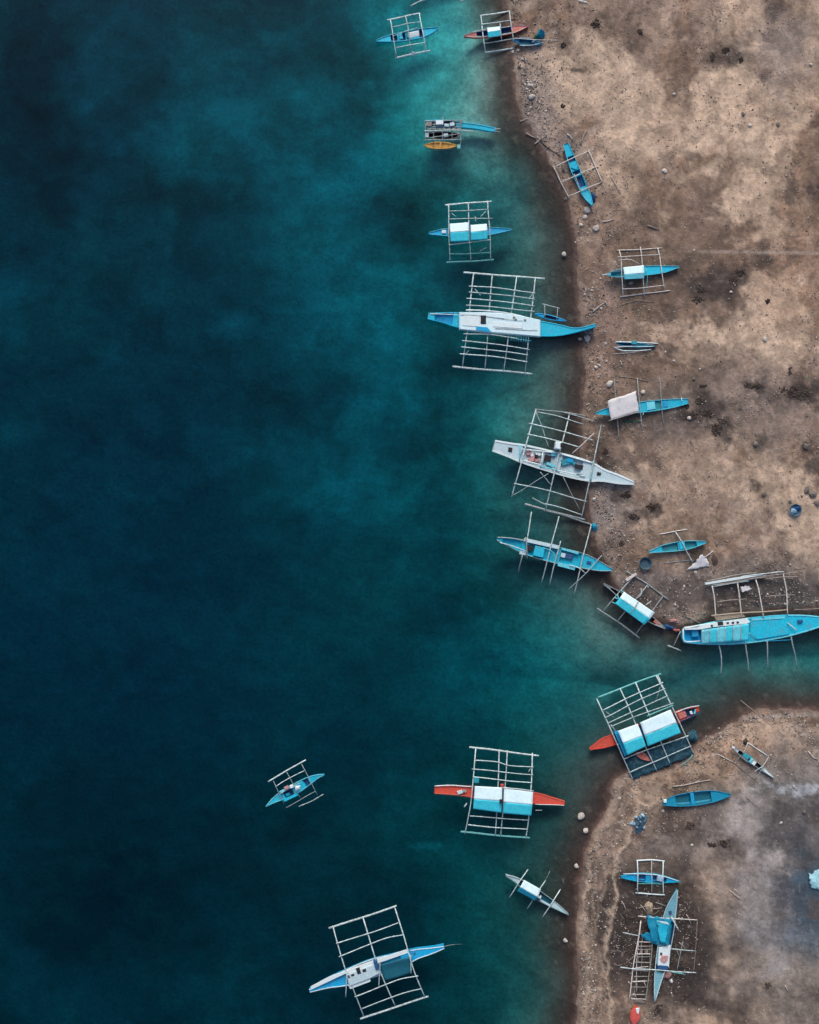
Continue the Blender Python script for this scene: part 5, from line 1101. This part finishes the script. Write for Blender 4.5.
def stone(px, py, r, m, label, group=None, name='stone', flat=0.6, z=None):
    me = ROCKS[m][RS.integers(5)]
    o = bpy.data.objects.new(name, me); COL.objects.link(o)
    g = ground_z(px, py)
    rr = r * S; o.scale = (rr * RS.uniform(0.85, 1.2), rr * RS.uniform(0.8, 1.1), rr * flat); o.rotation_euler = (0, 0, RS.uniform(0, 6.28))
    zz = g + rr * flat * 0.45 if z is None else z
    o.location = P(px, py, zz)
    return tag(o, label, 'stone', group)
for x, y, r, m, l in [
    (581, 816, 4.2, 'rockw', 'large round white boulder in the water off the lower beach'), (585.5, 830.5, 2.8, 'rockw', 'white round stone just below the large white boulder'), (576.5, 866, 2.7, 'rockw', 'pale round stone in the water left of the lower tide line'), (565.5, 940.5, 3.0, 'rockw', 'lone pale stone in deeper water off the lowest beach'),
    (564, 254, 2.6, 'rockw', 'pale round stone in the shallows off the upper beach'), (664.5, 171, 2.8, 'rockw', 'white round stone alone on open upper sand'), (587, 338.5, 3.8, 'rockw', 'white boulder at the waterline below the blue beak bow'), (580, 339, 2.2, 'rock', 'grey stone left of the white boulder under the beak bow'),
    (587, 210, 3.4, 'rock', 'grey boulder touching the bow of the slim blue canoe'), (585, 217, 2.3, 'rock', 'small grey stone under the boulder at the slim canoe'), (596, 228, 3.6, 'rock', 'grey-blue boulder below the slim blue canoe'), (581, 225, 2.2, 'rockw', 'small pale stone left of the grey-blue boulder'), (566, 199, 2.2, 'rockd', 'dark stone at the foot of the slim canoe frame'),
    (610, 384, 3.6, 'rockw', 'pale boulder above the square canvas'), (643, 392, 2.6, 'rockw', 'white stone right of the square canvas'), (689, 418, 2.2, 'rockw', 'white stone in the dark weed right of the canvas canoe'), (596, 367, 2.2, 'rockw', 'pale stone between the folded canoe and the waterline'), (631, 283, 2.0, 'rock', 'grey stone inside the frame of the white-awning canoe'),
    (518, 50, 2.0, 'rockw', 'white stone at the lower corner of the red boat frame'), (513, 52, 1.6, 'rockw', 'smaller white stone at the corner of the red boat frame'), (529, 85, 2.0, 'rockw', 'white stone in the rubble of the upper shore'), (532, 97, 3.2, 'rockw', 'broad pale stone in the rubble of the upper shore'),
    (804, 812, 3.0, 'rockd', 'dark rock on the grey sand above the pale cyan sheet'), (781, 823, 1.6, 'rockw', 'tiny white shard on the grey lower sand'), (692, 845, 1.6, 'rockw', 'tiny pale stone below the deep blue canoe'), (663, 811, 1.8, 'rock', 'small greenish stone by the blue rag pile'),
    (750, 125, 2.0, 'rockw', 'pale stone on open sand between two dark pebbles'), (811, 64.5, 1.8, 'rockw', 'pale stone near the upper right edge'), (674, 94, 1.6, 'rockw', 'small white stone on the upper open sand'), (743, 114, 3.0, 'rockd', 'black angular stone on the upper open sand'), (778, 124, 2.6, 'rockd', 'black stone toward the upper right edge'),
    (765, 339, 2.4, 'rockw', 'pale flat stone on the middle sand at right'), (731, 292, 1.6, 'rockw', 'pale pebble in the dark stain of the middle beach'), (694, 250, 1.3, 'rockw', 'tiny white pebble right of the white-awning canoe'), (674, 361, 1.3, 'rockw', 'tiny white pebble right of the folded canoe'), (694, 379, 2.4, 'rockd', 'dark ring-like stone right of the canvas canoe'),
    (764, 494, 2.6, 'rockd', 'dark stone on open sand left of the grey-blue basin'), (790, 501, 2.4, 'rockd', 'dark stone touching the grey-blue basin'), (807, 490, 4.2, 'rockd', 'brown lump left of the right edge'), (813, 494, 4.6, 'rockd', 'largest brown lump at the right edge'), (818, 503, 4.2, 'rockd', 'lower brown lump at the right edge'), (756, 444, 3.0, 'rockd', 'dark lump above the pale middle sand'), (806, 446, 4.0, 'rockd', 'round dark lump near the right edge'),
    (594, 499, 1.8, 'rockw', 'white stone on the grey patch at the white boat bow'), (687, 765, 1.4, 'rockd', 'tiny dark stone beside the tilted awning boat'), (698, 761, 2.0, 'rockd', 'dark stone under the dark teal mound'), (591, 768, 0, None, None)]:
    if m: stone(x, y, r, m, l, z=(0.12 if signed(np.array([x]), np.array([y]))[0] < -2 else None))
# rubble: stones of the shore strips that nothing tells apart
def strip(pts, n, spread, rmin, rmax, label, group, white=0.4):
    pts = np.array(pts, float); seg = np.hypot(*np.diff(pts, axis=0).T); u = np.concatenate([[0], np.cumsum(seg)])
    for k in range(n):
        a = RS.uniform(0, u[-1]); x = np.interp(a, u, pts[:, 0]); y = np.interp(a, u, pts[:, 1])
        x += RS.normal(0, spread); y += RS.normal(0, spread)
        if signed(np.array([x]), np.array([y]))[0] < -3: continue
        q = RS.random(); m = 'rockw' if q < white else ('rock' if q < 0.8 else 'rockd')
        stone(x, y, rmin + (rmax - rmin) * RS.random() ** 2.5, m, label, group)
strip([(524, 55), (530, 75), (530, 95), (538, 112)], 60, 6, 0.6, 1.9, 'small stone in the rubble strip of the upper shore', 'rubble stones of the upper shore', 0.55)
strip([(588, 230), (592, 270), (596, 330), (600, 372)], 60, 8, 0.5, 1.6, 'small stone scattered along the narrow middle shore', 'stones along the middle shore', 0.45)
strip([(603, 505), (610, 545), (622, 560)], 22, 9, 0.4, 1.2, 'pebble on the grit between white and cyan boats', 'pebbles between the white and cyan boats', 0.6)
strip([(660, 578), (690, 585), (676, 596), (640, 585)], 34, 7, 0.5, 1.8, 'stone on the muddy beach corner', 'stones of the muddy corner', 0.5)
strip([(712, 598), (740, 592), (790, 592)], 26, 5, 0.5, 1.5, 'stone on the dark mud under the frame of the big turquoise boat', 'stones under the big turquoise boat frame', 0.6)
strip([(700, 742), (714, 733), (735, 722), (700, 738)], 34, 5, 0.5, 1.6, 'pale rubble stone right of the tilted awning boat', 'rubble by the tilted awning boat', 0.7)
strip([(618, 785), (606, 815), (598, 845), (592, 900), (590, 1000)], 30, 5, 0.4, 1.4, 'small stone on the lower tide line', 'stones of the lower tide line', 0.5)
strip([(640, 783), (630, 800), (618, 830)], 30, 4, 0.5, 1.6, 'broken pale stone on the scarp of the lower beach', 'stones of the lower scarp', 0.7)

# ================================================================== DARK WEED CLUMPS
K(0, 0, 1)
def weed(x, y, rx, ry, label, group):
    """a loose clump of dried weed: many torn flat shreds lying over each other"""
    rs = np.random.default_rng(int(x * 7 + y)); g = ground_z(x, y); loc = P(x, y, g); V = []; F = []
    for k in range(int(12 + rx * ry * 2.0)):
        u, v = np.clip(rs.normal(0, 0.45, 2), -0.95, 0.95); u *= rx * S; v *= ry * S
        zz = ground_z(x + u / S, y - v / S) - g + rs.uniform(0.0, 0.06); n = 6; r = rs.uniform(0.05, 0.17); a0 = rs.uniform(0, 6.28); st = rs.uniform(0.4, 1.0)
        ca, sa = math.cos(a0), math.sin(a0); i0 = len(V)
        for j in range(n):
            a = j * 6.283 / n; q = r * rs.uniform(0.6, 1.3); p0, p1 = math.cos(a) * q, math.sin(a) * q * st
            V.append((u + p0 * ca - p1 * sa, v + p0 * sa + p1 * ca, zz - 0.04 + rs.uniform(0, 0.03)))
        V.append((u, v, zz + rs.uniform(0.03, 0.09)))
        for j in range(n): F.append((i0 + j, i0 + (j + 1) % n, i0 + n))
        F.append(tuple(i0 + j for j in range(n - 1, -1, -1)))
    o = mk('seaweed_clump', V, F, M['weed']); o.location = loc; return tag(o, label, 'seaweed', group)
for g, spots in {'dry weed clumps right of the canvas canoe': [(700, 400, 5, 3.5), (707, 413, 7, 4), (716, 430, 6, 6), (691, 415, 6, 5), (704, 386, 4, 2), (722, 421, 5, 4), (685, 405, 4, 4)],
                 'dry weed clumps near the right edge': [(790, 393, 6, 4), (798, 396, 7, 4), (783, 390, 4, 3), (805, 392, 5, 4), (795, 388, 4, 2.5), (756, 386, 6, 3), (747, 385, 4, 3), (790, 371, 1.8, 4)],
                 'dry weed clumps on the middle stain': [(703, 290, 5, 3), (698, 300, 6, 3), (740, 272, 5, 4), (733, 280, 4, 3), (768, 301, 2.5, 2.5)],
                 'dry weed clumps by the white boat bow': [(626, 495, 5, 3.5), (652, 508, 6, 4.5), (634, 517, 5, 3), (621, 543, 3, 2.5), (605, 452, 3, 4), (600, 463, 4, 3)],
                 'dry weed clumps on the upper sand': [(596, 24, 5, 4), (563, 45, 3, 3), (640, 32, 2.5, 3), (712, 58, 2.5, 5), (726, 50, 4, 3), (741, 60, 3, 2.5), (563, 106, 2.5, 2)],
                 'debris lumps round the tarp-covered boat': [(640, 905, 6, 5), (632, 930, 5, 6), (690, 915, 4, 5), (694, 945, 5, 6), (645, 925, 6, 4), (688, 965, 5, 4), (630, 950, 4, 6), (658, 1010, 4, 5), (668, 900, 5, 4)],
                 'weed lumps on the lower beach': [(690, 826, 5, 4), (725, 843, 6, 4), (697, 562, 3, 2.5), (712, 845, 4, 3), (768, 985, 3, 3), (685, 997, 3, 3)]}.items():
    for i, (x, y, rx, ry) in enumerate(spots):
        lab = 'dark ' + g.replace('clumps', 'clump').replace('lumps', 'lump').replace('dry weed', 'dry weed')
        weed(x, y, rx, ry, lab, g)

# ================================================================== GRAVEL (uncountable)
def gravel():
    rs = np.random.default_rng(99); N = 90000
    px = rs.uniform(500, 835, N); py = rs.uniform(-10, 1034, N)
    d = signed(px, py); p = 0.04 + 0.85 * np.exp(-np.maximum(d, 0) / 24.0) * (fbm(px, py, 25, 4, 5) > 0.43) + 0.25 * (fbm(px, py, 18, 3, 6) > 0.62)
    p += 0.28 * (np.hypot((px - 655) / 40, (py - 935) / 55) < 1)
    p = p * (1 - 0.85 * ((px > 705) & (py > 775)))
    keep = (d > 3.5) & (rs.random(N) < p); px, py, d = px[keep], py[keep], d[keep]
    z, _ = height_from(px, py, d); n = len(px)
    r = rs.uniform(0.04, 0.085, n) * (1 + 0.8 * (rs.random(n) ** 8))
    r = r * (1 + 0.7 * np.exp(-np.maximum(d, 0) / 24.0) * (rs.random(n) > 0.6))
    base = np.array([(1, 0, 0), (0, 1, 0), (-1, 0, 0), (0, -1, 0), (0.2, 0.1, 0.8), (0, 0, -0.6)])
    an = rs.uniform(0, 6.28, n); ca, sa = np.cos(an), np.sin(an)
    st = rs.uniform(0.6, 1.5, (n, 6, 1))
    b = base[None] * st * r[:, None, None]
    x = b[..., 0] * ca[:, None] - b[..., 1] * sa[:, None] * 0.7; y = b[..., 0] * sa[:, None] + b[..., 1] * ca[:, None] * 0.7
    V = np.stack([x + ((px - 409.5) * S)[:, None], y + ((512 - py) * S)[:, None], b[..., 2] + z[:, None] + 0.02], -1).reshape(-1, 3)
    f = np.array([(0, 1, 4), (1, 2, 4), (2, 3, 4), (3, 0, 4), (1, 0, 5), (2, 1, 5), (3, 2, 5), (0, 3, 5)])
    F = (f[None] + (np.arange(n) * 6)[:, None, None]).reshape(-1, 3)
    me = bpy.data.meshes.new('gravel')
    me.vertices.add(len(V)); me.vertices.foreach_set('co', V.ravel()); me.loops.add(F.size); me.loops.foreach_set('vertex_index', F.ravel().astype(np.int32))
    me.polygons.add(len(F)); me.polygons.foreach_set('loop_start', np.arange(0, F.size, 3, dtype=np.int32)); me.update(calc_edges=True)
    tone = rs.choice(3, n, p=[0.22, 0.34, 0.44]); me.polygons.foreach_set('material_index', np.repeat(tone, 8).astype(np.int32))
    for m in ('rockw', 'rock', 'rockd'): me.materials.append(M[m])
    o = bpy.data.objects.new('gravel', me); COL.objects.link(o); tag(o, 'loose gravel and grit strewn over the beach', 'gravel', kind='stuff')
gravel()
for o in bpy.data.objects:
    if '_loc' in o: del o['_loc']
